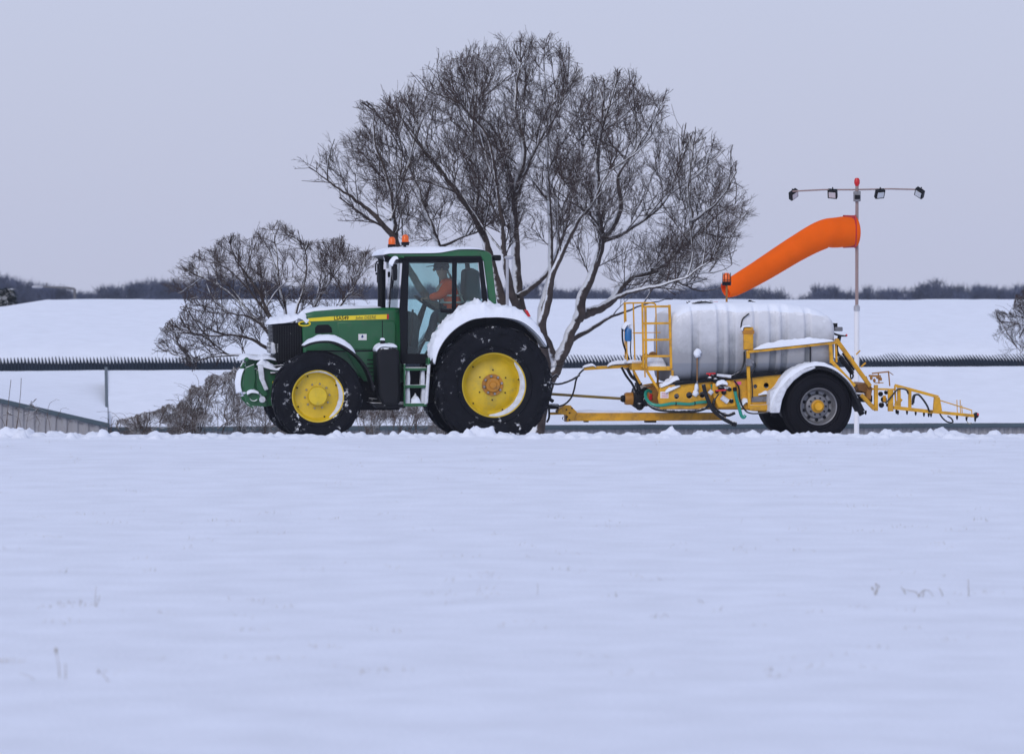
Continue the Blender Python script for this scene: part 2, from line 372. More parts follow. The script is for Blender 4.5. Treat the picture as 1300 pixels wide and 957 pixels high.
# ================================================================== THE SETTING
def grid_axis(parts):
    a = []
    for x0, x1, st in parts: a += list(np.arange(x0, x1 - 1e-9, st))
    return np.array(a)
gx = grid_axis([(-400, -60, 34), (-60, -20, 5), (-20, -9, .5), (-9, 9, .03), (9, 20, .5), (20, 60, 5), (60, 430, 37)])
gy = grid_axis([(-60, 0, 10), (0, 15, 1.5), (15, 40, .14), (40, 54.4, .10), (54.4, 57, .024), (57, 66, .25), (66, 100, 1), (100, 200, 10), (200, 1600, 100)])
X, Y = np.meshgrid(gx, gy)
def sst(t): t = np.clip(t, 0, 1); return t * t * (3 - 2 * t)
Z = .08 + .13 * sst((Y - 30) / 25.5)
Z += .0045 * fbm(X * .35, Y * .25, 3, 3) * (Y < 57)
Z += (.0009 * fbm(X * 1.6, Y * .9, 9, 3) + .0010 * fbm(X * 5, Y * 4.5, 19, 3) + .0016 * fbm(X * 17, Y * 13, 23, 2)) * (Y < 57)
# small drift lips that catch the light
Z += .004 * np.maximum(0, fbm(X * .5 + 3, Y * 1.3, 29, 3) - .35) * (Y < 54)
bank = sst((Y - 54.6) / .9)
Z += bank * (.012 + .014 * fbm(X * 2.2, Y * 2, 31, 3) + .016 * np.abs(fbm(X * 7, Y * 7, 37, 3)))
rb = random.Random(11)
def bump(x, y, r, h):
    ix = np.where(abs(gx - x) < r)[0]; iy = np.where(abs(gy - y) < r)[0]
    if len(ix) == 0 or len(iy) == 0: return
    s_ = np.ix_(iy, ix); d = np.sqrt((X[s_] - x) ** 2 + (Y[s_] - y) ** 2) / r
    Z[s_] += h * np.sqrt(np.clip(1 - d * d, 0, 1)) * (1 + .25 * npn(X[s_] * 22, Y[s_] * 22, 5))
for i in range(520):
    x = rb.uniform(-8.6, 8.6); r = rb.choice([.03, .04, .05, .07, .10]); bump(x, rb.uniform(55.1, 56.5), r, r * rb.uniform(.25, .7))
F56 = 56 / F
for px, r, h in ((612, .20, .12), (600, .13, .05), (628, .14, .04), (18, .30, .10), (36, .18, .04), (70, .16, .035), (96, .14, .04), (208, .12, .03), (318, .14, .05), (352, .16, .03), (692, .15, .04), (800, .10, .05), (808, .07, .05), (1112, .22, .04), (1132, .17, .07), (1150, .2, .05), (1190, .28, .05), (1216, .14, .035), (1260, .2, .02), (770, .14, .03), (840, .15, .03), (905, .2, .03), (1062, .2, .02)):
    bump((px - 650) * F56, 55.95 + rb.uniform(-.1, .1), r, h)
drop = sst((Y - 56.45) / .45)
road = .006 * fbm(X * 3, Y * 3, 41, 2)
Z = Z * (1 - drop) + road * drop
Z -= np.clip(Y - 63.6, 0, 24.4) * .125
Z += np.where(Y > 88, .15 * fbm(X * .02, Y * .02, 51, 3), 0)
Z -= np.clip((Y - 150) / 100, 0, 1) * 1.0
nx, ny = len(gx), len(gy)
idx = np.arange(nx * ny).reshape(ny, nx)
quads = np.stack([idx[:-1, :-1], idx[:-1, 1:], idx[1:, 1:], idx[1:, :-1]], -1).reshape(-1, 4)
def np_mesh(name, V, Fq, m, parent=None, smooth=True):
    me = bpy.data.meshes.new(name); V = np.asarray(V, dtype=np.float32); Fq = np.asarray(Fq, dtype=np.int32)
    k_ = Fq.shape[1]
    me.vertices.add(len(V)); me.vertices.foreach_set('co', V.ravel())
    me.loops.add(len(Fq) * k_); me.loops.foreach_set('vertex_index', Fq.ravel())
    me.polygons.add(len(Fq)); me.polygons.foreach_set('loop_start', np.arange(len(Fq), dtype=np.int32) * k_)
    me.update(calc_edges=True); me.validate()
    return fin(name, me, m, parent, smooth, 180)
g = np_mesh('snowy_ground', np.stack([X, Y, Z], -1).reshape(-1, 3), quads, SNOWF); g['kind'] = 'structure'

# ---- buildings on the lower ground behind the runway
def wall_clad(name, a, b, z0, ztop, m, parent, pitch=.2, amp=.018):
    """corrugated wall from a to b (x,y), top height per end"""
    a = Vector((*a, 0)); b = Vector((*b, 0)); d = b - a; ln = d.length; d.normalize(); nrm = Vector((d.y, -d.x, 0))
    n = max(2, int(ln / pitch * 6)); vs = []; fs = []
    for i in range(n + 1):
        t = i / n; ph = (t * ln / pitch) % 1; o = amp if ph < .5 else -amp
        p = a + d * (t * ln) + nrm * o; zt = ztop[0] + (ztop[1] - ztop[0]) * t
        vs += [(p.x, p.y, z0), (p.x, p.y, zt)]
        if i: fs.append([2 * i - 2, 2 * i, 2 * i + 1, 2 * i - 1])
    return MB().add(vs, fs).build(name, m, parent, smooth=False)
def snow_sheet(name, p00, p10, p01, p11, parent, m=SNOW, nu=60, nv=14, th=.09, amp=.02):
    """snow lying on a roof slope between four corners; p00-p10 eave, p01-p11 ridge"""
    P = [Vector(p) for p in (p00, p10, p01, p11)]; vs = []; fs = []
    for j in range(nv + 1):
        for i in range(nu + 1):
            s_, t = i / nu, j / nv; q = (P[0] * (1 - s_) + P[1] * s_) * (1 - t) + (P[2] * (1 - s_) + P[3] * s_) * t
            e_ = min(1, (t * nv) ** .5 * .6) if t < 1 else .5
            q = q + Vector((0, 0, th * e_ + amp * mnoise.noise(q * .5) * e_ + .006 * mnoise.noise(q * 3))); vs.append(q)
    for j in range(nv):
        for i in range(nu): a = j * (nu + 1) + i; fs.append([a, a + 1, a + nu + 2, a + nu + 1])
    return MB().add(vs, fs).build(name, m, parent, angle=180)
# A: the shed on the right whose eave shows just over the snow
ya = R(6.0); ea = Vector((math.cos(ya), math.sin(ya), 0)); na = Vector((-math.sin(ya), math.cos(ya), 0))
SA = Vector(((138 - 650) / F * 90, 90, 0)); LA = 48
A = tag(empty('snowy_shed', SA), 'low wide shed behind the trailer with a plain snowy roof and dark gutter', 'shed', 'snow covered sheds beyond the runway')
def ap(u_, n_, z_): return ea * u_ + na * n_ + Vector((0, 0, z_))
zeA, zrA = -.70, .40
dz = .06
snow_sheet('roof_snow', ap(-.05, -.06, zeA), ap(LA, -.06, zeA + dz), ap(-.05, 8, zrA), ap(LA, 8, zrA + dz + .07), A, nu=190)
MB().add([ap(0, 0, zeA - .02), ap(LA, 0, zeA - .02 + dz), ap(LA, 8, zrA - .02 + dz), ap(0, 8, zrA - .02), ap(0, 16, zeA - .02), ap(LA, 16, zeA - .02 + dz)], [[0, 1, 2, 3], [3, 2, 5, 4]]).build('roof', CLADB, A, smooth=False)
wall_clad('wall', (SA.x * 0, 0), (ea * LA)[:2], -3.6, (zeA - .06, zeA - .06 + dz), CLAD, A)
MB().add([ap(0, 0, -3.6), ap(0, 16, -3.6), ap(0, 16, zeA - .03), ap(0, 8, zrA - .03), ap(0, 0, zeA - .03)], [[0, 1, 2, 3, 4]]).build('gable_wall', CLAD, A, smooth=False)
MB().add([ap(LA, 0, -3.6), ap(LA, 16, -3.6), ap(LA, 16, zeA), ap(LA, 8, zrA), ap(LA, 0, zeA)], [[0, 1, 2, 3, 4]]).build('gable_wall', CLAD, A, smooth=False)
MB().beam(ap(-.02, -.07, zeA - .055), ap(LA, -.07, zeA - .055 + dz), .11, .10, (0, 0, 1)).build('gutter', FASC, A, bev=.015)
MB().beam(ap(-.04, -.05, zeA + .02), ap(-.04, 8, zrA + .05), .07, .16, (0, 0, 1)).beam(ap(-.05, -.08, -3.6), ap(-.05, -.08, zeA), .09, .07, (0, 1, 0)).build('verge_flashing', FASC, A, bev=.008)
# C: the shed at the far left, grey wall under a sloping dark edge
C0 = W(-170, 470, 88); C1 = W(137, 540, 88.6)
Cb = tag(empty('clad_shed', (C1.x, C1.y, 0)), 'shed at the left edge with pale grey ribbed wall below a sloping dark roof edge', 'shed', 'snow covered sheds beyond the runway')
o_ = Vector((C1.x, C1.y, 0)); c0 = C0 - o_; c1 = C1 - o_
c0.z = C1.z + (C0.z - C1.z) * 1.0
wall_clad('wall', (c0.x, c0.y), (c1.x, c1.y), -3.6, (c0.z, c1.z), CLAD, Cb, pitch=.24)
MB().beam(c0 + Vector((0, -.06, .0)), c1 + Vector((.04, -.06, .0)), .10, .10, (0, 0, 1)).build('fascia', FASC, Cb, bev=.01)
b0 = W(-170, 474, 103) - o_; b1 = W(136.5, 471, 103) - o_
snow_sheet('roof_snow', c0 + Vector((0, -.04, .03)), c1 + Vector((0, -.04, .03)), b0, b1, Cb, nu=50, th=.05)
MB().add([c0 - Vector((0, 0, .1)), c1 - Vector((0, 0, .1)), b1 - Vector((0, 0, .5)), b0 - Vector((0, 0, .5))], [[0, 1, 2], [0, 2, 3]]).build('roof', CLADB, Cb, smooth=False)
MB().add([c1, b1, b1 - Vector((0, 0, 3.8)), Vector((c1.x, c1.y, -3.6))], [[0, 1, 2, 3]]).build('end_wall', CLAD, Cb, smooth=False)
# B: the long hangar roof, corrugated sheet curling down at the eave where the snow has slid off
yb = R(10); eb = Vector((math.cos(yb), math.sin(yb), 0)); nb_ = Vector((-math.sin(yb), math.cos(yb), 0))
SB = Vector(((-60 - 650) / F * 112, 112, 0)); LB = 64
B = tag(empty('long_hangar', SB), 'long low hangar with a broad snow covered roof and dark corrugated eave behind the trees', 'hangar')
prof = [(0, -.10), (0, 0), (.02, .09), (.06, .18), (.14, .27), (.26, .35), (.42, .42), (.62, .47), (.9, .55), (1.3, .64), (1.9, .74), (3, .87)]
def bz(n_):
    if n_ >= 3: return .87 + (n_ - 3) / 13 * 1.27
    return np.interp(n_, [p[0] for p in prof[1:]], [p[1] for p in prof[1:]])
pitch = .098; nr = int(LB / pitch); vs = []; amp = .032
us = np.arange(nr * 6 + 1) * pitch / 6
rib = np.cos(us / pitch * 2 * np.pi) * amp; rib = np.sign(rib) * np.abs(rib) ** .7 * amp ** .3
for i, (n_, z_) in enumerate(prof):
    o = np.zeros_like(us) + n_; zz = np.zeros_like(us) + z_
    sl_ = 1.0 if n_ <= .05 else .35
    o2 = o - rib * sl_; z2 = zz + rib * (0 if n_ <= 0.02 else .9)
    P_ = np.stack([eb.x * us + nb_.x * o2, eb.y * us + nb_.y * o2, z2], -1); vs.append(P_)
V_ = np.concatenate(vs); m_ = len(us); ii = np.arange(len(prof) - 1)[:, None] * m_ + np.arange(m_ - 1)[None, :]
Fq = np.stack([ii, ii + 1, ii + m_ + 1, ii + m_], -1).reshape(-1, 4)
np_mesh('corrugated_eave', V_, Fq, CLADB, B, smooth=False)
# snow sheet: thins towards the eave so the ribs stand through it
us2 = np.concatenate([np.arange(0, LB, .1), [LB]]); ns_ = np.array([.05, .1, .16, .22, .3, .4, .5, .62, .75, .9, 1.1, 1.4, 1.9, 2.5, 3, 4.5, 6.5, 9, 12, 14.5, 15.6, 16])
vs = []
e0 = (W(30, 395, 126) - SB).dot(eb) + 1.0
for n_ in ns_:
    t = float(np.interp(n_, [.05, .25, .36, .55, .85, 1.4, 3, 15, 16], [-.22, -.09, -.043, -.008, .028, .06, .10, .12, .10]))
    zz = bz(n_) + t + .012 * fbm(us2 * 1.3, np.zeros_like(us2) + n_ * 2, 61, 3) + (.02 * fbm(us2 * .2, np.zeros_like(us2) + n_ * .3, 67, 2) if n_ > 1 else 0)
    zz = np.minimum(zz, 2.24 - np.clip(e0 - us2, 0, 99) * .16 + (n_ - 16) * .06 * (us2 < e0))
    vs.append(np.stack([eb.x * us2 + nb_.x * n_, eb.y * us2 + nb_.y * n_, zz], -1))
for n_, z_ in ((17, 2.0), (30, .6)):
    zz = np.minimum(np.zeros_like(us2) + z_, 2.24 - np.clip(e0 - us2, 0, 99) * .16)
    vs.append(np.stack([eb.x * us2 + nb_.x * n_, eb.y * us2 + nb_.y * n_, zz], -1))
V_ = np.concatenate(vs); m_ = len(us2); ii = np.arange(len(vs) - 1)[:, None] * m_ + np.arange(m_ - 1)[None, :]
np_mesh('roof_snow', V_, np.stack([ii, ii + 1, ii + m_ + 1, ii + m_], -1).reshape(-1, 4), SNOW, B)
def bp_(u_, n_, z_): return eb * u_ + nb_ * n_ + Vector((0, 0, z_))
MB().add([bp_(0, .08, -3.6), bp_(LB, .08, -3.6), bp_(LB, .08, 0), bp_(0, .08, 0)], [[0, 1, 2, 3]]).build('wall', CLAD, B, smooth=False)
MB().add([bp_(LB, .08, -3.6), bp_(LB, 30, -3.6), bp_(LB, 30, .4), bp_(LB, 16, 2.1), bp_(LB, .2, .1)], [[0, 1, 2, 3, 4]]).build('gable_wall', CLAD, B, smooth=False)

# ---- trees
def poly_mask(pts, poly):
    x, y = pts[:, 0], pts[:, 1]; ins = np.zeros(len(pts), bool); n = len(poly)
    for i in range(n):
        x0, y0 = poly[i]; x1, y1 = poly[(i + 1) % n]
        c = ((y0 > y) != (y1 > y)) & (x < (x1 - x0) * (y - y0) / (y1 - y0 + 1e-9) + x0); ins ^= c
    return ins
def px_to_w(P):                  # arrays (px,py,depth) -> world
    a = (P[:, 0] - 650) / F; b = -(P[:, 1] - 478.5) / F; c, s = math.cos(PITCH), math.sin(PITCH)
    yy = c + b * s; t = P[:, 2] / yy
    return np.stack([a * t, P[:, 2], 2.1 + (-s + b * c) * t], -1)
def w_to_px(Pw):
    c, s = math.cos(PITCH), math.sin(PITCH); zz = Pw[..., 2] - 2.1; cz = Pw[..., 1] * c - zz * s; cy = Pw[..., 1] * s + zz * c
    return 650 + F * Pw[..., 0] / cz, 478.5 - F * cy / cz
def nrm(v): return v / (np.linalg.norm(v, axis=-1, keepdims=True) + 1e-9)
class Grower:
    """branches upon branches: every level is one batch of curved tapering twigs kept inside the crown's outline"""
    def __init__(s, poly, depth, half, seed): s.poly = np.array(poly, float); s.d = depth; s.h = half; s.r = np.random.default_rng(seed); s.V = [[], []]; s.Fc = [[], []]; s.c = [0, 0]; s.cen = s.poly.mean(0); s.rag = .05
    def inside(s, P, mg):
        x, y = w_to_px(P); mg = mg + s.rag * (npn(x * .09, y * .09, 71) + .7 * npn(x * .3, y * .3, 72)); q = np.stack([s.cen[0] + (x - s.cen[0]) / (1 + mg), s.cen[1] + (y - s.cen[1]) / (1 + mg)], -1)
        return poly_mask(q, s.poly) & (abs(P[:, 1] - s.d) < s.h)
    def tubes(s, P, r0, r1, alive, k, part):
        """P (N,S+1,3); r0,r1 (N,)"""
        N, S1, _ = P.shape
        if N == 0: return
        T = np.empty_like(P); T[:, 1:-1] = P[:, 2:] - P[:, :-2]; T[:, 0] = P[:, 1] - P[:, 0]; T[:, -1] = P[:, -1] - P[:, -2]; T = nrm(T + 1e-7)
        ref = np.where(abs(T[:, :1, 1:2]) < .8, np.array([.2, 1., .1]), np.array([1., .2, 0.])); X_ = nrm(np.cross(T, np.broadcast_to(ref, T.shape))); Y_ = np.cross(T, X_)
        t = (np.linspace(0, 1, S1) ** (.8 if S1 > 12 else 1.0))[None]; R_ = r0[:, None] * (1 - t) + r1[:, None] * t; th = np.arange(k) * 2 * np.pi / k
        V_ = P[:, :, None, :] + (np.cos(th)[None, None, :, None] * X_[:, :, None, :] + np.sin(th)[None, None, :, None] * Y_[:, :, None, :]) * R_[:, :, None, None]
        idn = s.c[part] + (np.arange(N)[:, None, None] * S1 + np.arange(S1 - 1)[None, :, None]) * k; j = np.arange(k)[None, None]; j2 = (j + 1) % k
        Fq_ = np.stack([idn + j, idn + j2, idn + j2 + k, idn + j + k], -1); ok = alive[:, 1:]; Fq_ = Fq_[ok]
        s.V[part].append(V_.reshape(-1, 3)); s.Fc[part].append(Fq_.reshape(-1, 4)); s.c[part] += N * S1 * k
    def run(s, st, dr, ln, r0, r1, S, noise_, up, k=3, part=1, mg=.07, drop=0):
        N = len(st); P = np.empty((N, S + 1, 3)); P[:, 0] = st; D = nrm(dr); alive = np.ones((N, S + 1), bool); m = s.r.normal(size=N) * mg * .6; curl = s.r.normal(size=(N, 3)) * noise_ * .5
        for i in range(S):
            D = nrm(D + curl + s.r.normal(size=(N, 3)) * noise_ + np.array([0, 0, up])); P[:, i + 1] = P[:, i] + D * (ln / S)[:, None]
            alive[:, i + 1] = alive[:, i] & s.inside(P[:, i + 1], m)
        s.tubes(P, r0, r1, alive, k, part); return P, alive
    def spawn(s, P, alive, per, t0, ang, upb, outb=0.0):
        """children start points and directions; per = mean number per branch"""
        N, S1, _ = P.shape; n = s.r.poisson(per, N); idx_ = np.repeat(np.arange(N), n); t = t0 + (1 - t0) * s.r.uniform(0, 1, len(idx_)); f = t * (S1 - 1); i0 = np.minimum(f.astype(int), S1 - 2); fr = (f - i0)[:, None]
        a_ = P[idx_, i0]; b_ = P[idx_, i0 + 1]; st = a_ * (1 - fr) + b_ * fr; tg = nrm(b_ - a_); ok = alive[idx_, i0 + 1]
        rnd = s.r.normal(size=st.shape) + np.array([0, 0, upb]) + outb * nrm(st - s.focus); rnd -= (rnd * tg).sum(1, keepdims=True) * tg; rnd = nrm(rnd)
        an = s.r.normal(ang, .17, len(st))[:, None]; return st[ok], (tg * np.cos(an) + rnd * np.sin(an))[ok], t[ok], idx_[ok]
    def limbs(s, lims, wob=.03):
        out_ = []
        for pts, r0, r1 in lims:
            q = np.array([tuple(p) for p in spline(pts, 6)]); n = len(q); w_ = np.cumsum(s.r.normal(size=(n, 3)) * wob * .4, 0); w_ -= np.linspace(0, 1, n)[:, None] * w_[-1]; q = q + w_
            s.tubes(q[None], np.array([r0 * 1.0]), np.array([r1 * .6]), np.ones((1, n), bool), 5 if s.tp else 9, s.tp); out_.append((q, r0, r1))
        return out_
    def finish(s, root, mats, name=None):
        off = np.array(root.location)
        for w_, nm in ((0, 'trunk'), (1, 'crown')):
            if s.V[w_]: np_mesh(name or nm, np.concatenate(s.V[w_]) - off, np.concatenate(s.Fc[w_]), mats[w_], root, smooth=True)
def grow_tree(root, lims, poly, depth, half, seed, sub=5, dens=(16, 86, 310, 1250), scale=1.0, mats=None, noise_=.07, focus=None, skip=1, tstart=.25, one=False, name=None, rs=1.0, subang=.6):
    g_ = Grower(poly, depth, half, seed); g_.focus = np.array(focus if focus is not None else tuple(lims[0][0][-1])); U = g_.r.uniform
    tp = 1 if one else 0; g_.tp = tp; g_.rag = .16 if one else .05; L_ = g_.limbs(lims)
    ar = abs(sum(poly[i][0] * poly[(i + 1) % len(poly)][1] - poly[(i + 1) % len(poly)][0] * poly[i][1] for i in range(len(poly)))) / 2 * (depth / F) ** 2
    tot = [int(d_ * ar / scale) for d_ in dens]
    S_ = []
    for q, r0, r1 in L_[skip:]:
        m_ = 24; ii = np.linspace(0, len(q) - 1, m_ + 1); S_.append(np.stack([np.interp(ii, np.arange(len(q)), q[:, c]) for c in range(3)], -1))
    LP = np.array(S_); al = np.ones(LP.shape[:2], bool)
    def even(st, n, vox, it=1):
        """keep n starts, spread evenly: crowded cells lose theirs first"""
        if len(st) <= n: return np.arange(len(st))
        key = np.floor(st / vox).astype(np.int64); key = key[:, 0] * 73856093 ^ key[:, 1] * 19349663 ^ key[:, 2] * 83492791
        pm = g_.r.permutation(len(st)); ks = key[pm]; o = np.argsort(ks, kind='stable'); rank = np.empty(len(st), int); srt = ks[o]; first = np.r_[True, srt[1:] != srt[:-1]]; idx0 = np.maximum.accumulate(np.where(first, np.arange(len(st)), 0)); rank[o] = np.arange(len(st)) - idx0
        return pm[np.argsort(rank + g_.r.uniform(0, 1.5, len(st)), kind='stable')[:n]]
    def lv(P, al_, per, t0, ang, upb, lo, hi, ra, rb, S, nz, up, k=3, part=1, outb=.5, shrink=.45, mg=.07, n=None, vox=.5):
        st, dr, t, ix = g_.spawn(P, al_, per, t0, ang, upb, outb)
        if n is not None: kq = even(st, n, vox); st, dr, t = st[kq], dr[kq], t[kq]
        ln = U(lo, hi, len(st)) * (1 - shrink * t) * scale
        return g_.run(st, dr, ln, np.full(len(st), ra * rs) * (1 - .3 * t), np.full(len(st), rb * rs), S, nz, up, k, part, mg)
    e = np.concatenate([LP[:, -1]] * 3); ed = np.concatenate([nrm(LP[:, -1] - LP[:, -4])] * 3) + g_.r.normal(size=(len(LP) * 3, 3)) * .35
    P0, A0 = g_.run(e, ed, U(.5, 1.2, len(e)) * scale, np.full(len(e), .012 * rs), np.full(len(e), .005 * rs), 10, noise_, .02, 4)
    Ps, As = lv(LP, al, sub * 3, tstart, subang, .35, 1.3, 2.9, .025, .007, 10, noise_, .03, 6, tp, .9, .3, n=int(sub * len(LP)), vox=1.2)
    SP = Ps[:, ::1]; PP = np.concatenate([SP]); 
    P1, A1 = lv(LP, al, 14, tstart, .8, .3, .6, 1.5, .014, .005, 10, noise_, .03, 4, n=tot[0] // 3, vox=.8)
    P1b, A1b = lv(Ps, As, 9, .08, .7, .25, .6, 1.4, .012, .005, 10, noise_, .025, 4, n=tot[0] * 2 // 3, vox=.8)
    PA = np.concatenate([P0, P1, P1b]); AA = np.concatenate([A0, A1, A1b])
    P2, A2 = lv(PA, AA, 16, .08, .7, .2, .35, .85, .0072, .0042, 6, noise_ * 1.2, .025, 3, n=tot[1], vox=.5)
    P3, A3 = lv(P2, A2, 12, .08, .66, .15, .18, .48, .0044, .0028, 4, noise_ * 1.4, .03, 3, shrink=.3, n=tot[2], vox=.35)
    P4, A4 = lv(P3, A3, 6, .2, .6, .1, .09, .24, .0031, .0021, 2, noise_ * 1.5, .02, 3, shrink=.2, n=tot[3], vox=.3)
    g_.finish(root, mats or (BARK, TWIG), name); return len(P4)
def limb(pts, d, r0, r1, dd=0):
    n = len(pts); return ([W(x, y, d + dd * (i / max(1, n - 1)) ** .8) for i, (x, y) in enumerate(pts)], r0, r1)
TD = 80
root = W(664, 530, TD)
T = tag(empty('bare_tree', (root.x, root.y, -2.1)), 'huge leafless tree with many stems towering behind the tractor cab and drawbar', 'tree')
lim = [
 ([Vector((root.x, TD, -2.4)), W(684, 506, TD), W(703, 467, TD), W(721, 436, TD), W(734, 405, TD)], .21, .15),
 limb([(734, 405), (752, 395), (772, 386), (796, 354), (826, 342), (857, 320), (876, 281), (872, 247), (880, 185)], TD, .12, .03, 1.5),
 limb([(772, 386), (800, 372), (840, 361), (870, 352), (905, 330)], TD, .06, .02, -2),
 limb([(840, 333), (870, 338), (905, 345), (930, 335)], TD + 1, .04, .01, -1.5),
 limb([(826, 342), (850, 352), (885, 368), (915, 365)], TD + .8, .035, .01, 1.5),
 limb([(876, 281), (905, 262), (925, 235), (928, 205)], TD + 1.2, .04, .01, -2),
 limb([(764, 307), (800, 290), (840, 262), (860, 225), (866, 190)], TD, .05, .01, 2.2),
 limb([(857, 320), (885, 296), (903, 278), (934, 258)], TD + 1, .05, .015, 1.5),
 limb([(734, 405), (742, 372), (756, 339), (764, 307), (757, 262), (754, 196), (768, 146), (783, 100)], TD, .12, .02, -1.5),
 limb([(764, 307), (787, 266), (783, 223), (810, 185), (841, 130)], TD - .6, .07, .015, -2.2),
 limb([(704, 467), (690, 440), (668, 415), (657, 378), (655, 310), (655, 247), (667, 185), (655, 138), (661, 80)], TD, .19, .02, .5),
 limb([(655, 247), (672, 205), (690, 175), (725, 107)], TD + .3, .07, .012, 1.5),
 limb([(668, 415), (652, 385), (642, 345), (638, 300), (637, 262), (618, 171), (583, 130)], TD, .11, .015, -2.2),
 limb([(690, 440), (688, 400), (699, 340), (698, 247), (697, 180), (715, 120)], TD, .11, .015, 2.3),
 limb([(695, 478), (690, 425), (697, 380), (706, 339), (729, 285), (752, 258), (775, 215)], TD, .12, .02, -2.8),
 limb([(695, 478), (672, 452), (650, 420), (634, 370), (618, 312), (602, 274), (580, 246), (558, 215), (533, 187), (510, 150)], TD, .16, .015, -1.0),
 limb([(602, 274), (608, 225), (600, 180), (612, 120)], TD - .7, .05, .012, 2),
 limb([(672, 452), (630, 430), (590, 395), (566, 350), (558, 312), (541, 278), (530, 243), (520, 205), (505, 170)], TD, .13, .012, 1.5),
 limb([(630, 430), (580, 410), (540, 380), (512, 340), (500, 305), (498, 278), (489, 218), (476, 171), (473, 136)], TD, .12, .012, -1.5),
 limb([(500, 305), (488, 288), (464, 262), (433, 240), (401, 218)], TD - 1, .075, .012, -.8),
 limb([(498, 278), (507, 245), (512, 200), (500, 150)], TD - 1.2, .05, .012, 1),
 limb([(558, 312), (585, 300), (620, 285)], TD + 1, .04, .012, 1),
 limb([(655, 378), (690, 350), (712, 300), (726, 240), (740, 190)], TD, .07, .015, 3),
 limb([(721, 436), (760, 410), (800, 392), (850, 380)], TD, .06, .012, 3),
]
crown = [(386, 215), (398, 196), (425, 170), (437, 145), (455, 128), (480, 132), (500, 128), (517, 108), (545, 95), (553, 78), (580, 62), (610, 58), (622, 48), (645, 50), (660, 40), (682, 50), (702, 46), (722, 62), (738, 82), (742, 100), (760, 98), (775, 92), (802, 92), (812, 108), (838, 120), (852, 130), (848, 155), (872, 172), (890, 162), (905, 172), (922, 195), (930, 222), (944, 243), (940, 262), (958, 270), (942, 290), (948, 305), (925, 318), (922, 342), (900, 350), (878, 372), (850, 368), (830, 378), (790, 378), (775, 395), (745, 380), (735, 350), (700, 330), (640, 330), (600, 335), (560, 325), (520, 330), (478, 318), (450, 305), (428, 280), (432, 255), (412, 240)]
grow_tree(T, lim, crown, TD, 3.4, 3, sub=6, tstart=.22, focus=(W(680, 430, TD).x, TD, .5))

def place_tree(name, label, cat, base, d, limbs, poly, half, seed, group=None, mats=None, zb=-2.2, **k):
    b = W(base[0], base[1], d); t = tag(empty(name, (b.x, d, zb)), label, cat, group)
    grow_tree(t, limbs, poly, d, half, seed, mats=mats, **k); return t
d = 77
place_tree('bare_tree', 'small spreading leafless tree standing behind the tractor bonnet and front wheel', 'tree', (372, 540), d,
 [([Vector((W(372, 540, d).x, d, -2.4)), W(368, 510, d), W(362, 470, d)], .11, .09),
  limb([(362, 470), (345, 428), (312, 392), (275, 362), (238, 345)], d, .055, .008, .8), limb([(362, 470), (340, 440), (300, 424), (255, 425), (216, 412)], d, .05, .008, -.8), limb([(362, 470), (335, 452), (290, 448), (250, 456), (212, 446)], d, .045, .008, .6),
  limb([(362, 470), (352, 420), (335, 375), (305, 335), (292, 308)], d, .055, .008, -1), limb([(362, 470), (362, 410), (352, 360), (348, 320), (346, 292)], d, .055, .008, 1), limb([(362, 470), (372, 410), (385, 360), (388, 325), (384, 310)], d, .05, .008, -.6),
  limb([(362, 470), (385, 415), (410, 370), (428, 340), (436, 315)], d, .05, .008, 1.1), limb([(362, 470), (400, 425), (435, 385), (458, 350), (466, 330)], d, .045, .008, -1), limb([(345, 428), (318, 400), (270, 395), (232, 388)], d + .3, .03, .007, -.5), limb([(352, 420), (330, 385), (285, 340), (255, 328)], d - .3, .03, .007, -.5)],
 [(198, 448), (205, 418), (225, 400), (236, 385), (206, 372), (204, 358), (236, 332), (262, 318), (285, 300), (318, 298), (345, 281), (362, 288), (385, 305), (430, 300), (445, 312), (472, 318), (478, 350), (475, 385), (440, 402), (400, 405), (340, 425), (345, 440), (352, 470), (300, 478), (262, 468), (225, 462)], 1.8, 21, sub=4, scale=.62, rs=.78, dens=(22, 105, 360, 900), skip=1, tstart=.3, noise_=.10, subang=.7, focus=(W(350, 430, d).x, d, 0))
def bush(label, base_px, base_py, d, wpx, poly, half, seed, nst=9, zb=-2.0, name='bramble_bush', cat='bush', group='brambles and bushes beyond the runway edge', mats=None, **k):
    r = random.Random(seed); x0 = W(base_px, base_py, d); lo = min(p[1] for p in poly)
    t = tag(empty(name, (x0.x, d, zb)), label, cat, group); lim_ = []
    for i in range(nst):
        bx = base_px + r.uniform(-.5, .5) * wpx; a = Vector((W(bx, base_py, d).x, d + r.uniform(-.5, .5) * half, zb)); arch = r.uniform(-45, 45)
        top_ = [p[1] for p in poly if abs(p[0] - bx) < 30] or [lo]; hh = (base_py - min(top_)) * r.uniform(.55, 1.0)
        tp = W(bx + arch, base_py - hh, a.y); md = W(bx + arch * .35, base_py - hh * .75, a.y)
        lim_.append(([a, (a * 1.2 + md * .8) / 2, md, tp], .008, .004))
    grow_tree(t, lim_, poly, d, half, seed, mats=mats or (BRAM, BRAM), skip=0, tstart=.1, noise_=k.pop('noise_', .15), subang=.9, one=True, name='stems', focus=(x0.x, d, zb), **k); return t
KB = dict(sub=3, scale=.55, dens=(60, 300, 850, 1300), rs=.55)
bush('tangled brown bramble bush left of the tractor front wheel', 300, 556, 76, 140, [(196, 558), (208, 532), (228, 510), (246, 492), (262, 481), (285, 472), (315, 462), (350, 464), (378, 495), (390, 558)], 1.3, 31, 34, **KB)
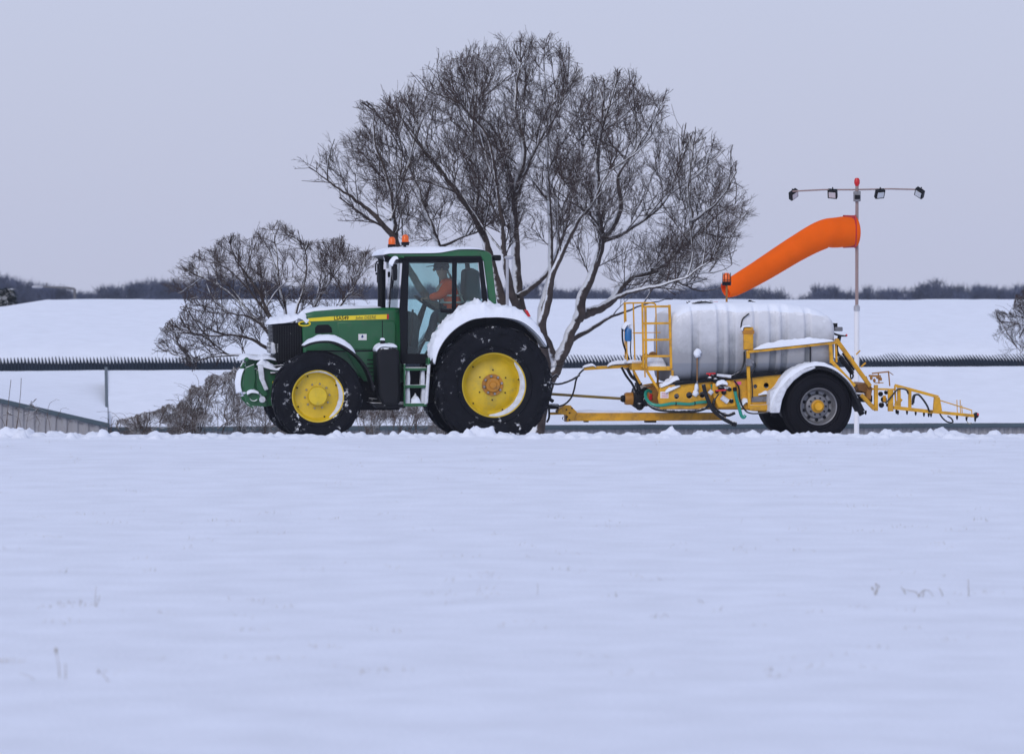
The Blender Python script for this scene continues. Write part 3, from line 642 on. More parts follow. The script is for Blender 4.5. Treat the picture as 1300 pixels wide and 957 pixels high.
bush('low thorny brown hedge plant just right of the ribbed shed wall', 195, 558, 76, 120, [(142, 560), (148, 538), (165, 529), (190, 522), (215, 514), (240, 510), (262, 520), (274, 560)], 1.0, 32, 30, **{**KB, 'scale': .36, 'noise_': .10})
bush('bramble bush seen beneath the tractor between its wheels', 505, 562, 76, 150, [(415, 562), (430, 520), (470, 508), (520, 505), (560, 510), (585, 562)], 1.2, 33, 30, **{**KB, 'scale': .36})
bush('thin grey shrub reaching in from the right edge above the eave', 1325, 480, 108, 60, [(1244, 478), (1255, 455), (1270, 440), (1258, 425), (1270, 412), (1254, 400), (1262, 390), (1280, 398), (1288, 378), (1305, 362), (1345, 350), (1350, 478)], 2.5, 34, 16, zb=-2.6, name='bare_shrub', mats=(BARK, TWIG), **{**KB, 'scale': 1.0, 'dens': (20, 110, 330, 700), 'rs': .9, 'noise_': .07})
bush('spindly twig bush in front of the pale grey ribbed wall', 50, 556, 74, 70, [(4, 556), (12, 512), (30, 520), (44, 505), (60, 525), (76, 535), (90, 556)], .8, 35, 7, zb=-1.6, **{**KB, 'dens': (7, 22, 46, 60), 'scale': .5})
# two tall whippy stems
for lab, bx, bt, tt in (('tallest thin bare stem rising against the snowy roof at far left', 8, 556, [(9, 530), (12, 500), (14, 482)]), ('thin bare stem beside the taller one at far left, leaning right', 20, 556, [(23, 530), (26, 500), (27, 480)])):
    p = [W(bx, bt, 74)] + [W(x, y, 74) for x, y in tt]; o = p[0].copy(); o.z = -1.4
    t = MB().tube(spline([Vector((0, 0, 0))] + [q - o for q in p], 4), [.011] * 8 + [.006] * 9, 5).build('bare_sapling', BRAM, None); t.location = o; tag(t, lab, 'stem', 'bare stems at the left')

# far wood as one mass, and a conifer
def far_wood(name, segs, d0, d1, seed, m=FARW, n=900, leaf=(.12, .42)):
    r = np.random.default_rng(seed); V_ = []; 
    xs_ = np.arange(segs[0][0], segs[-1][0], 5.0)
    for x in xs_:
        top = np.interp(x, [s_[0] for s_ in segs], [s_[1] for s_ in segs]); dep = r.uniform(d0, d1)
        c = W(x + r.uniform(-3, 3), top, dep); top_z = c.z + r.normal() * .22; wd = r.uniform(.9, 2.2)
        nn = int(n * r.uniform(.6, 1.2)); th = r.uniform(0, 2 * np.pi, nn); rr = np.sqrt(r.uniform(0, 1, nn)); h = r.uniform(0, 1, nn) ** .8
        zc = -4 + (top_z + 4) * h; ww = wd * (1 - .75 * np.clip(h - .35, 0, 1) ** 1.6 * 1.5).clip(.1)
        P = np.stack([c.x + np.cos(th) * rr * ww, dep + np.sin(th) * rr * ww, zc], -1)
        a = r.normal(size=(nn, 3)) * .55 + np.array([0, 0, .9]); a /= np.linalg.norm(a, axis=1)[:, None]; b = np.cross(a, r.normal(size=(nn, 3))); b /= np.linalg.norm(b, axis=1)[:, None]
        ln = r.uniform(*leaf, nn)[:, None]; V_.append(np.stack([P - b * .035, P + b * .035, P + a * ln * 2.2], 1).reshape(-1, 3))
    V_ = np.concatenate(V_); Fq = np.arange(len(V_)).reshape(-1, 3); return np_mesh(name, V_, Fq, m, None, smooth=False)
seg1 = [(-60, 352), (0, 356), (20, 360), (50, 366), (75, 372), (110, 378), (135, 372), (150, 368), (175, 366), (200, 362), (240, 364), (280, 356), (330, 362), (380, 370), (430, 366), (500, 370), (560, 368), (620, 372), (680, 371), (740, 376), (800, 374), (850, 373), (900, 371), (930, 368), (955, 372), (985, 377), (996, 384), (1026, 384), (1034, 372), (1050, 370), (1062, 374), (1078, 378), (1084, 384), (1092, 376), (1110, 374), (1130, 372), (1158, 374), (1166, 367), (1185, 365), (1205, 367), (1222, 371), (1250, 370), (1275, 374), (1300, 369), (1380, 368)]
fw = far_wood('distant_wood', seg1, 330, 390, 4, n=1500); fw['kind'] = 'stuff'; tag(fw, 'dark bluish line of distant trees along the horizon above the roofs', 'wood')
c = W(8, 392, 150); cf = tag(empty('conifer', (c.x, 150, -3)), 'dark dense conifer standing at the left edge above the roof corner', 'tree')
MB().tube([(0, 0, 0), (0, 0, 3), (0, 0, 5.4)], [.12, .08, .02], 8).build('trunk', BARK, cf)
r = np.random.default_rng(8); nn = 5200; h = r.uniform(0, 1, nn) ** .75; th = r.uniform(0, 2 * np.pi, nn); wv = (1.15 * (1 - h) + .06) * (.75 + .35 * np.sin(h * 42) * .5 + .15 * np.sin(th * 3)) * np.sqrt(r.uniform(.15, 1, nn))
P = np.stack([np.cos(th) * wv, np.sin(th) * wv, .9 + h * 4.75], -1); a = np.stack([np.cos(th), np.sin(th), -.35 + 0 * th], -1) + r.normal(size=(nn, 3)) * .3; b = np.cross(a, r.normal(size=(nn, 3))); b /= np.linalg.norm(b, axis=1)[:, None]
np_mesh('crown', np.stack([P - b * .05, P + b * .05, P + a * .26], 1).reshape(-1, 3), np.arange(nn * 3).reshape(-1, 3), CONI, cf, smooth=False)
c = W(42, 396, 145); cf = tag(empty('conifer', (c.x, 145, -3)), 'small low dark evergreen bush at the roof corner right of the tall conifer', 'bush')
P2 = P * np.array([.55, .55, .82]); np_mesh('crown', np.stack([P2 - b * .05, P2 + b * .05, P2 + a * .2], 1).reshape(-1, 3) - np.array([.0, 0, 0]), np.arange(nn * 3).reshape(-1, 3), CONI, cf, smooth=False)

# street lamp far behind the hangar
b0 = W(95, 367, 160); o = Vector((b0.x, 160, -4)); sl_ = tag(empty('street_lamp', o), 'slim grey street lamp with one long arm above the snowy roof at left', 'street lamp')
MB().tube([(0, 0, 0), (0, 0, b0.z + 4)], .055, 8).build('pole', OCHR if False else mat('weathered_steel', (.12, .12, .13), .6), sl_); e1 = W(48, 364, 160) - o
MB().tube([(0, 0, b0.z + 4), (-.3, 0, b0.z + 4.05), e1], [.05, .045, .03], 8).tube([e1 + Vector((.35, 0, 0)), e1 + Vector((.35, 0, .16))], .02, 6).build('arm', MATS['weathered_steel'], sl_)
MB().ball(e1, .16, 10, (1.6, .6, .45)).build('lamp_head', GALV, sl_)
# white post with a small lamp in front of the tree
b0 = W(644, 327, 73.5); o = Vector((b0.x, 73.5, -1.3)); sl_ = tag(empty('lamp_post', o), 'short pale post with rounded lamp top standing among the tree stems behind the cab', 'lamp post')
MB().tube([(0, 0, 0), (0, 0, b0.z - o.z)], [.034, .028], 10).build('pole', GALV, sl_)
MB().ball((0.03, 0, b0.z - o.z), .075, 12, (1.2, .8, .5)).build('lamp_head', GALV, sl_)

# ================================================================== WINDSOCK
d = 70; tp = W(1088, 232, d); base = Vector((tp.x, d, -1.0)); ws = tag(empty('windsock_mast', base), 'tall slim mast with four floodlights on a cross bar behind the trailer tail', 'windsock mast')
def wl(px, py, dd=0): return W(px, py, d + dd) - base
zb = wl(1088, 392).z
MB().tube([(0, 0, 0), (0, 0, zb)], .046, 12).build('lower_pole', WHITEP, ws)
MB().tube([(0, 0, zb), (0, 0, wl(1088, 232).z)], .030, 10).build('upper_pole', MASTR, ws)
MB().lathe((0, 0, zb), [(.045, -.04), (.055, -.04), (.055, .04), (.03, .07)], 14, (0, 0, 1)).build('collar', GALV, ws)
hb = wl(1088, 241)
MB().tube([wl(1006, 243, -.2), wl(1046, 241, -.1), hb, wl(1130, 240, .1), wl(1172, 241, .2)], .014, 8).build('cross_bar', MASTR, ws)
MB().box((-.06, -.08, wl(0, 256).z), (.06, .06, wl(0, 243).z)).build('junction_box', STEEL, ws, bev=.01)
MB().box((-.045, -.10, wl(0, 253).z), (.045, -.082, wl(0, 248).z)).build('junction_label', BLKM, ws)
MB().lathe((0, 0, wl(0, 233).z), [(0, .10), (.035, .09), (.05, .05), (.05, 0), (.035, -.03), (.03, -.05)], 14, (0, 0, 1)).build('obstruction_lamp', RED, ws)
for px_, py_, tl, tw in ((1006, 245, -.9, .5), (1057, 244, .15, -.25), (1116, 244, -.15, .3), (1168, 243, .9, -.5)):
    c = wl(px_, py_); fl = MB().box((-.085, -.06, -.085), (.085, .02, .085)).build('floodlight', BLKM, ws, bev=.012); fl.location = c + Vector((0, -.05, -.02)); fl.rotation_euler = (R(35), R(tl * 35), R(tw * 60))
    gl = MB().box((-.06, -.068, -.055), (.06, -.062, .055)).build('lamp_glass', LAMPG, fl, smooth=False)
    MB().tube([(0, 0, .06), (0, -.0, .12)], .012, 6).build('bracket', BLKM, fl)
# sock: streams away to the left and drops
cen = spline([wl(1085, 294), wl(1064, 295, -.1), wl(1043, 299, -.25), wl(1013, 315, -.4), wl(975, 338, -.6), wl(938, 359.5, -.8), wl(921, 369, -.9)], 10)
n = len(cen); q84 = d / F; mb = MB(); k = 40; vs = []
for i, c_ in enumerate(cen):
    t = i / (n - 1); rd = np.interp(t, [0, .14, .28, .46, .68, .9, 1], [19.6, 19.4, 18.6, 16.8, 14.8, 12, 10]) * q84
    a_ = cen[max(0, i - 1)]; b_ = cen[min(n - 1, i + 1)]; dr = (b_ - a_).normalized(); x = dr.cross(Vector((0, 0, 1))).normalized(); y = x.cross(dr)
    for j in range(k):
        an = 2 * math.pi * j / k; fold = 1 + .055 * math.sin(an * 3 + t * 9) * t + .03 * mnoise.noise(Vector((math.cos(an) * 1.5, math.sin(an) * 1.5, t * 7)))
        if abs(t - .30) < .04: fold -= .09 * (1 - abs(t - .30) / .04) * max(0, -math.sin(an))   # crease where the sock bends
        vs.append(c_ + (x * math.cos(an) + y * math.sin(an)) * rd * fold)
fs = [[i * k + j, i * k + (j + 1) % k, (i + 1) * k + (j + 1) % k, (i + 1) * k + j] for i in range(n - 1) for j in range(k)]
s_ = MB().add(vs, fs).build('windsock', SOCK, None, angle=180); s_.location = base; m_ = s_.modifiers.new('thick', 'SOLIDIFY'); m_.thickness = .004
tag(s_, 'bright orange fabric windsock streaming down to the left from the mast', 'windsock')
c0_ = cen[0]; MB().tube([c0_ + Vector((0.005, math.cos(a) * 20.5 * q84, math.sin(a) * 20.5 * q84)) for a in np.linspace(0, 2 * np.pi, 33)[:-1]], .012, 6, closed=True).build('hoop', RED, s_)
MB().lathe(c0_, [(20.9 * q84, -.20), (20.4 * q84, .012)], 40, (1, 0, 0)).build('mouth_band', DARKR, s_)
MB().tube([(0, 0, c0_.z + .22), c0_ + Vector((0, 0, .22))], .014, 6).tube([(0, 0, c0_.z - .22), c0_ + Vector((0, 0, -.22))], .014, 6).each('swivel_arm', BLKM, s_)

# ---- plants poking through the snow
def gz(x, y):
    j = int(np.argmin(abs(gx - x))); i = int(np.argmin(abs(gy - y))); return float(Z[i, j])
def onsnow(px, py):
    r_ = ray(px, py); t = 15 / r_.y
    for _ in range(400):
        p = CAM + r_ * t
        if p.z <= gz(p.x, p.y): break
        t *= 1.004
    return CAM + r_ * t
def weed(label, px, py, shapes, head=0, rr=.0035):
    p = onsnow(px, py); s = p.y / F; mb = MB()
    for sh in shapes:
        pts = [Vector((0, .02 * i, 0)) + Vector(((x) * s, 0, -(y) * s)) for i, (x, y) in enumerate(sh)]
        pts[0].z -= .02; q = spline(pts, 4); mb.tube(q, list(np.linspace(rr, rr * .4, len(q))), 5)
        if head: mb.ball(pts[-1], head * s, 8, (.7, .7, 1.6), .3)
    o_ = mb.build('weed', GRASS, None); o_.location = p; tag(o_, label, 'weed', 'dead weeds poking through the snow'); return o_
weed('dead weed with a seed head standing low at the right of the snow field', 1112, 756, [[(0, 0), (1, -8), (1, -14)], [(0, 0), (-2, -6), (-4, -9)], [(1, -8), (4, -12)]], 1.3)
weed('bent arching dry stalk lying across the snow at the right', 1168, 758, [[(0, 0), (-4, -6), (-14, -8), (-22, -10)], [(-2, -4), (4, -8), (12, -8), (19, 1)], [(3, 0), (5, -6), (6, -9)], [(-18, -8), (-24, -14)]])
weed('single straight dry stem, rightmost on the snow', 1230, 758, [[(0, 0), (0, -12), (0, -23)]])
weed('short curved dry stalk just left of the straight stem', 1198, 757, [[(0, 0), (-3, -7), (-6, -11)]])
weed('upright grass stalk among short tufts at the left', 121, 771, [[(0, 0), (0, -12), (0, -27)], [(0, 0), (4, -10), (5, -16)], [(-12, 0), (-13, -6)], [(-20, 1), (-18, -9)]], rr=.0028)
weed('seed headed stalk near the bottom left corner', 76, 860, [[(0, 0), (-2, -16), (-6, -34)]], 2.6, .003)
weed('plain thin stalk beside the seed headed one at bottom left', 83, 862, [[(0, 0), (0, -12), (-1, -18)]], .9, .003)
weed('leaning stalk with a tiny head at the bottom left, right of the others', 142, 866, [[(0, 0), (-10, -8), (-18, -13)]], 1.5, .0025)
weed('low curved blade lying on the snow at the bottom left edge', 48, 864, [[(0, 0), (-10, -5), (-24, -9)]], 0, .002)
weed('short wispy stem in the middle of the snow field', 682, 756, [[(0, 0), (1, -10), (0, -16)]], 0, .002)
# faint grass tips, uncountable
vs = []; fs = []; rg = random.Random(77)
cl_ = [(rg.uniform(-20, 1320), 560 + 300 * rg.random() ** 1.5) for _ in range(190)] + [(80, 768), (95, 770), (170, 780), (60, 772), (235, 598), (1220, 672), (1190, 690), (1060, 640), (440, 615), (1210, 768), (990, 758), (780, 757)]
for (cx_, cy_) in cl_:
    for i in range(rg.randint(3, 12)):
        p = onsnow(cx_ + rg.gauss(0, 11), cy_ + rg.gauss(0, 1.2)); h_ = rg.uniform(.010, .042); lean = rg.uniform(-.6, .6) * h_
        n0 = len(vs); wd = .0018; vs += [p + Vector((-wd, 0, -.005)), p + Vector((wd, 0, -.005)), p + Vector((lean, 0, h_))]; fs.append([n0, n0 + 1, n0 + 2])
gt = MB().add(vs, fs).build('grass_tips', GRASS, None, smooth=False); tag(gt, 'sparse tips of dry grass showing through the snow field', 'grass', kind='stuff')
# ================================================================== WHEELS
def wheel(parent, px, py, v, rr, wdt, rim_r, kind, lugs=0, zc=None, uc=None, side=-1, seed=0):
    """v = wheel centre plane; side -1: outer face towards the camera"""
    if uc is None: c_ = L(px, py, v + side * wdt / 2); uc = c_.x; zc = c_.z
    c = Vector((uc, v, zc)); h = wdt / 2; s = side
    rm = {'front': RIMY, 'rear': RIMY, 'trailer': STEEL}[kind]
    mb = MB(); rp = rim_r
    if kind == 'trailer':
        pf = [(rp * 1.02, s * h * .80), (rp * .98, s * h * .88), (rp * .93, s * h * .84), (rp * .88, s * h * .40), (rp * .80, s * h * .16), (rp * .66, s * h * .12), (rp * .60, s * h * .30), (rp * .36, s * h * .42), (.001, s * h * .42)]
    elif kind == 'front':
        pf = [(rp * 1.03, s * h * .72), (rp * 1.0, s * h * .84), (rp * .95, s * h * .82), (rp * .92, s * h * .45), (rp * .88, s * h * .30), (rp * .84, s * h * .22), (rp * .55, s * h * .20), (rp * .42, s * h * .26), (.001, s * h * .26)]
    else:
        pf = [(rp * 1.03, s * h * .70), (rp * 1.0, s * h * .80), (rp * .96, s * h * .78), (rp * .93, s * h * .35), (rp * .86, s * h * .12), (rp * .80, s * h * .02), (rp * .72, s * h * .06), (rp * .40, s * h * .20), (rp * .34, s * h * .22), (.001, s * h * .22)]
    mb.lathe(c, pf, 72); mb.lathe(c, [(rp * 1.02, s * h * .72), (rp * .93, s * h * .35), (rp * .9, -s * h * .8), (rp * 1.02, -s * h * .82)], 48)
    wh = mb.build('wheel', rm, parent, angle=30)
    # hub, bolts
    mb = MB()
    if kind == 'rear':
        y0 = s * h * .22
        mb.lathe(c, [(rp * .335, y0), (rp * .33, y0 + s * .02), (rp * .24, y0 + s * .025), (rp * .21, y0 + s * .05), (rp * .12, y0 + s * .055), (rp * .10, y0 + s * .075), (.001, y0 + s * .08)], 40)
        hub = mb.build('hub', FLANGE, wh, angle=30)
        mb = MB()
        for i in range(8):
            a = i * math.pi / 4 + .2; q = c + Vector((math.cos(a) * rp * .275, y0 + s * .02, math.sin(a) * rp * .275)); mb.lathe(q, [(.021, 0), (.021, s * .03), (.016, s * .038), (.001, s * .038)], 6)
        mb.each('wheel_bolt', CHROME, wh, smooth=False) if side < 0 else None
        mb = MB()
        for i in range(6):
            a = i * math.pi / 3 + .5; q = c + Vector((math.cos(a) * rp * .46, y0 - s * .012, math.sin(a) * rp * .46)); mb.lathe(q, [(.012, -.01), (.012, s * .012), (.001, s * .013)], 8)
        for a in (2.4, .2, 3.9, 5.1): q = c + Vector((math.cos(a) * rp * .82, s * h * .10, math.sin(a) * rp * .82)); mb.lathe(q, [(.013, -.02), (.013, s * .02), (.001, s * .02)], 8)
        mb.each('rim_plug', BLKM, wh, smooth=False) if side < 0 else None
    elif kind == 'front':
        y0 = s * h * .26
        mb.lathe(c, [(rp * .38, y0 - s * .02), (rp * .38, y0 + s * .08), (rp * .34, y0 + s * .115), (.001, y0 + s * .125)], 40); hub = mb.build('hub', RIMY, wh, angle=30)
        mb = MB()
        for i in range(10):
            a = i * math.pi / 5 + .1; q = c + Vector((math.cos(a) * rp * .475, y0 - s * .015, math.sin(a) * rp * .475)); mb.lathe(q, [(.015, 0), (.015, s * .028), (.010, s * .034), (.001, s * .034)], 6)
        mb.each('wheel_bolt', CHROME, wh, smooth=False) if side < 0 else None
        mb = MB()
        for a in (2.02, 2.75, .52, 5.05, 3.65): q = c + Vector((math.cos(a) * rp * .83, s * h * .22, math.sin(a) * rp * .83)); mb.lathe(q, [(.013, -.02), (.013, s * .015), (.001, s * .016)], 8)
        mb.each('rim_plug', BLKM, wh, smooth=False) if side < 0 else None
    else:
        y0 = s * h * .42
        mb.lathe(c, [(rp * .36, y0 - s * .03), (rp * .34, y0 + s * .03), (rp * .27, y0 + s * .04), (rp * .25, y0 + s * .08), (rp * .20, y0 + s * .10), (.001, y0 + s * .10)], 36); hub = mb.build('hub', OCH, wh, angle=30)
        mb = MB()
        for i in range(10):
            a = i * math.pi / 5; q = c + Vector((math.cos(a) * rp * .45, y0 - s * .03, math.sin(a) * rp * .45)); mb.lathe(q, [(.014, 0), (.014, s * .045), (.001, s * .046)], 6)
        mb.each('wheel_bolt', BLKM, wh, smooth=False) if side < 0 else None
        mb = MB()
        for i in range(10):
            a = i * math.pi / 5 + .3; q = c + Vector((math.cos(a) * rp * .71, s * h * .135, math.sin(a) * rp * .71)); mb.lathe(q, [(.026, -.01), (.026, s * .012), (.001, s * .013)], 12)
        mb.each('hand_hole', BLKM, wh, smooth=False) if side < 0 else None
    # tyre
    tm = TYREB if kind == 'trailer' else TYRE; mb = MB(); t_ = rr - rp
    half = [(rp * .99, .78), (rp * 1.0, .86), (rp + t_ * .12, .97), (rp + t_ * .35, 1.03), (rp + t_ * .6, 1.04), (rp + t_ * .80, .99), (rp + t_ * .90, .93), (rr - (.035 if lugs else .012), .80), (rr - (.03 if lugs else 0), .5), (rr - (.025 if lugs else 0), 0)]
    pf = [(a, s * h * b) for a, b in half] + [(a, -s * h * b) for a, b in half[::-1][1:]]
    mb.lathe(c, pf, 96)
    # sidewall rings
    for q_ in (.18, .72): mb.lathe(c, [(rp + t_ * q_ - .008, s * h * .98), (rp + t_ * q_, s * h * 1.055), (rp + t_ * q_ + .010, s * h * 1.0)], 72)
    if lugs:
        rg_ = random.Random(seed)
        for sd_ in (-1, 1):
            for i in range(lugs):
                a0 = 2 * math.pi * (i + (.5 if sd_ > 0 else 0)) / lugs + rg_.uniform(-.004, .004); ww = math.pi / lugs * .60
                st = [(0.02, rr, 0), (.35, rr, .07), (.80, rr - .006, .17), (.97, rr - .035, .20), (1.045, rr - .10, .215), (1.05, rr - .16, .22)]
                vs = []
                for (f_, r_, da) in st:
                    aa = a0 - da * .9; bt = max(.045, r_ - rp * 0 and .05)
                    inn = r_ - .055 if f_ < .95 else r_ - .03
                    yy = c.y + sd_ * h * f_; yi = c.y + sd_ * h * (f_ if f_ < .95 else f_ - .08)
                    for (rad_, da2, y_) in ((r_, -ww * .75, yy), (r_, ww * .75, yy), (inn, ww, yi), (inn, -ww, yi)):
                        vs.append((c.x + math.cos(aa + da2) * rad_, y_, c.z + math.sin(aa + da2) * rad_))
                n_ = len(st); fs = [[0, 1, 2, 3], [4 * n_ - 4 + q for q in (3, 2, 1, 0)]]
                for q in range(n_ - 1):
                    for e_ in range(4): fs.append([q * 4 + e_, q * 4 + (e_ + 1) % 4, q * 4 + 4 + (e_ + 1) % 4, q * 4 + 4 + e_])
                mb.add(vs, fs)
    else:
        for y_ in (-.55, -.2, .2, .55): mb.lathe(c, [(rr + .001, h * (y_ - .13)), (rr + .007, h * (y_ - .11)), (rr + .007, h * (y_ + .11)), (rr + .001, h * (y_ + .13))], 72)
    mb.build('tyre', tm, wh, angle=40)
    return wh, c
def snow_ring(c, y, r0, r1, a0, a1, thick, parent, k=40, seed=0):
    """packed snow lying in the dish of a rim between two angles"""
    vs = []; m = 6
    for i in range(k + 1):
        t = i / k; a = a0 + (a1 - a0) * t; tap = math.sin(math.pi * t) ** .45
        for j in range(m + 1):
            q = j / m; rr_ = r1 - (r1 - r0) * q * tap * (1 + .15 * mnoise.noise(Vector((a * 5, seed, q)))); yy = y + thick * (math.sin(math.pi * min(1, q * .5 + .5)) * tap) * (1 + .3 * mnoise.noise(Vector((a * 9, q * 4, seed))))
            vs.append((c.x + math.cos(a) * rr_, yy, c.z + math.sin(a) * rr_))
    fs = [[i * (m + 1) + j, i * (m + 1) + j + 1, (i + 1) * (m + 1) + j + 1, (i + 1) * (m + 1) + j] for i in range(k) for j in range(m)]
    return MB().add(vs, fs).build('packed_snow', SNOWD, parent, angle=180)

# ================================================================== TRACTOR
TR = tag(empty('tractor', ORG, YAW), 'green tractor with yellow wheels and snow on its roof, towing the tank trailer', 'tractor')
wr, cr_ = wheel(TR, 628, 489, -.88, .885, .56, .485, 'rear', 22, seed=1); wheel(TR, 0, 0, .88, .885, .56, .485, 'rear', 22, uc=cr_.x, zc=cr_.z, side=1, seed=2)
wf, cf_ = wheel(TR, 404, 503, -.84, .672, .46, .388, 'front', 20, seed=3); wheel(TR, 0, 0, .84, .672, .46, .388, 'front', 20, uc=cf_.x, zc=cf_.z, side=1, seed=4)
snow_ring(cr_, -.88 - .28 * .62, .485 * .80, .485 * .955, -1.75, .85, -.05, wr, seed=1)
snow_ring(cf_, -.84 - .23 * .62, .388 * .80, .388 * .95, -1.1, .75, -.05, wf, seed=2)
snow_ring(cf_, -.84 - .23 * .70, .388 * .90, .388 * .97, .6, 2.2, -.03, wf, seed=3)
# chassis, axles, engine
mb = MB()
mb.box((cf_.x - .35, -.26, .62), (cr_.x + .25, .26, 1.02)); mb.tube([(cr_.x, -.75, cr_.z), (cr_.x, .75, cr_.z)], .17, 16); mb.tube([(cf_.x, -.72, cf_.z), (cf_.x, .72, cf_.z)], .12, 14)
mb.box((cr_.x - .45, -.32, .55), (cr_.x + .45, .32, 1.2)); mb.box((cf_.x + .4, -.33, .50), (cf_.x + 1.3, .33, 1.0)).build('chassis', BLKS, TR, bev=.02)
hv = -.42
side = [(383, 411), (384, 399), (400, 395), (430, 392.5), (470, 391), (500, 390.5), (513, 391), (513, 486), (470, 486), (440, 470), (392, 470), (385, 455)]
pr('bonnet', side, hv, .42, GREEN, TR, bev=.045)
# side panel swells, seams and louvres on the near side
pr('side_panel', [(428, 409), (500, 407), (503, 412), (503, 444), (438, 444), (430, 430)], hv - .012, hv + .02, GREEN, TR, bev=.012)
pr('lower_panel', [(440, 447), (507, 446), (507, 484), (462, 484), (448, 462)], hv - .02, hv + .02, GREEN, TR, bev=.008)
mb = MB()
for i in range(5):
    y = 456 + i * 5.2; mb.prism(pl([(466, y), (504, y - .4), (504, y + 1.1), (466, y + 1.5)], hv - .03), hv - .032, hv - .012)
mb.prism(pl([(390, 445), (507, 444.5), (507, 446), (390, 446.5)], hv - .02), hv - .018, hv + .01)
mb.prism(pl([(485, 407), (486, 407), (486, 444), (485, 444)], hv - .02), hv - .0135, hv + .01)
mb.build('louvres', BLKM, TR, smooth=False)
pr('decal_stripe', [(391, 404.2), (420, 401.8), (460, 400.2), (491, 399.0), (491, 405.2), (460, 406), (420, 407), (391, 408.2)], hv - .004, hv + .004, YEL, TR, bev=0)
pr('stripe_end', [(491.1, 399), (493.5, 399), (493.5, 405.2), (491.1, 405.2)], hv - .005, hv + .004, RED, TR, bev=0)
p = L(423.8, 406.1, hv - .007); ss = PX
text('fleet_lettering', 'LSA549', p.x, hv - .006, p.z - .002, 6.6 * ss, BLKM, TR, sx=.92, rot=R(-1.4) * -1, bold=.0012)
p = L(451.5, 405.3, hv - .007)
text('maker_lettering', 'John DEERE', p.x, hv - .006, p.z, 5.6 * ss, mat('olive_lettering', (.10, .10, .02), .5), TR, sx=.94, rot=R(1.4), shear=.1, bold=.0006)
mb = MB()
c = L(386.5, 411, hv); mb.tube([c + Vector((math.cos(a) * .085, -.012, math.sin(a) * .032)) for a in np.linspace(0, 2 * np.pi, 25)[:-1]], .011, 6, closed=True).build('badge_ring', YEL, TR)
pr('white_notice', [(455, 424), (465.5, 424), (465.5, 431.8), (455, 431.8)], hv - .018, hv - .010, WHITEP, TR, bev=0)
c = L(460, 427.4, hv - .021); MB().prism([(c.x - .018, c.z - .012), (c.x + .006, c.z - .02), (c.x + .020, c.z), (c.x + .004, c.z + .03), (c.x - .012, c.z + .014)], c.y, c.y + .003).build('notice_symbol', mat('dark_blue_print', (.02, .05, .22), .5), TR, smooth=False)
pr('air_vent', [(400, 416), (403, 412.5), (417, 412), (421, 416), (422, 422.5), (400, 423.5)], hv - .008, hv + .02, BLKM, TR, bev=.004)
pr('air_vent', [(400, 427), (424, 424.5), (424.5, 431.5), (400, 431.5)], hv - .008, hv + .02, BLKM, TR, bev=.004)
# front grille: full width black nose, mesh side, lamps
nose = [(345.5, 412), (383.5, 409.5), (385, 440), (385, 462), (351, 460), (347, 440)]
pr('grille', nose, hv + .03, .40, BLKM, TR, bev=.02)
mb = MB(); 
for i in range(11): 
    x = 350 + i * 3.1; mb.prism(pl([(x, 414), (x + 1.1, 414), (x + 1.3, 458), (x + .2, 458)], hv + .025), hv + .018, hv + .035)
for i in range(9): z_ = L(350, 416 + i * 5, 0).z; mb.box((L(345.3, 430, hv).x - .012, -.34, z_ - .006), (L(345.3, 430, hv).x, .34, z_ + .006))
mb.build('grille_bars', BLKS, TR, smooth=False)
u0 = L(346.5, 440, hv).x
for s_ in (-1, 1):
    hl = MB().box((u0 - .02, s_ * .39, L(0, 450, hv).z), (u0 + .10, s_ * .14, L(0, 435, hv).z)).build('headlight', LAMPG, TR, bev=.02)
    MB().box((u0 - .025, s_ * .36, L(0, 447, hv).z), (u0 - .018, s_ * .20, L(0, 438, hv).z)).build('lamp_glass', CHROME, hl, bev=.004)
snow_cap('snow', [(342, 412), (350, 411), (362, 410), (372, 408), (384, 403)], -.43, .42, [3.5, 7.5, 9, 8.5, 6], TR, nz=.6, freq=15)
snow_cap('snow', [(378, 404), (384, 406), (389, 411)], -.45, -.40, [9, 8, 7], TR, nz=.6, freq=16)
snow_cap('snow', [(384, 399.5), (405, 395), (430, 393), (455, 392), (486, 391)], -.22, .36, [6, 5, 4, 3.5, 2.5], TR, nz=.3)
# front linkage
GV = -.34
mb = MB(); P_ = lambda pts: pl(pts, GV)
for v0 in (-.44, .30):
    mb.prism(pl([(312, 466), (322, 462), (324, 480), (321, 496), (330, 506), (338, 508), (338, 516), (318, 515), (311, 508), (308, 490), (309, 474)], GV), v0, v0 + .07)
    mb.prism(pl([(325, 470), (333, 468), (334, 488), (340, 500), (334, 506), (326, 492)], GV), v0 + .02, v0 + .09)
mb.prism(pl([(334, 466), (352, 466), (358, 480), (358, 514), (330, 516), (326, 508), (336, 500)], GV), -.36, .34)
mb.build('front_linkage', GREENS, TR, bev=.008)
mb = MB(); mb.beam(L(312, 460, 0), L(352, 462, 0), .16, .05, (0, 1, 0)); mb.tube([L(313, 456, -.45), L(313, 456, .38)], .035, 10); mb.tube([L(310, 460, -.40), L(307, 466, -.40), L(309, 474, -.40)], .03, 8)
mb.build('top_link', GREENS, TR, bev=.006)
mb = MB(); c = L(322, 504, -.45); mb.tube([c + Vector((math.cos(a) * .075, 0, math.sin(a) * .07)) for a in np.linspace(0, 2 * np.pi, 19)[:-1]], .02, 8, closed=True)
mb.tube([L(313, 512, -.4), L(322, 517, -.42)], .02, 6); mb.build('pick_up_hook', GREENS, TR)
c = L(333, 507, -.47); MB().lathe(c, [(.001, -.03), (.045, -.03), (.05, .03)], 16).build('linkage_pin', SNOWD, TR)
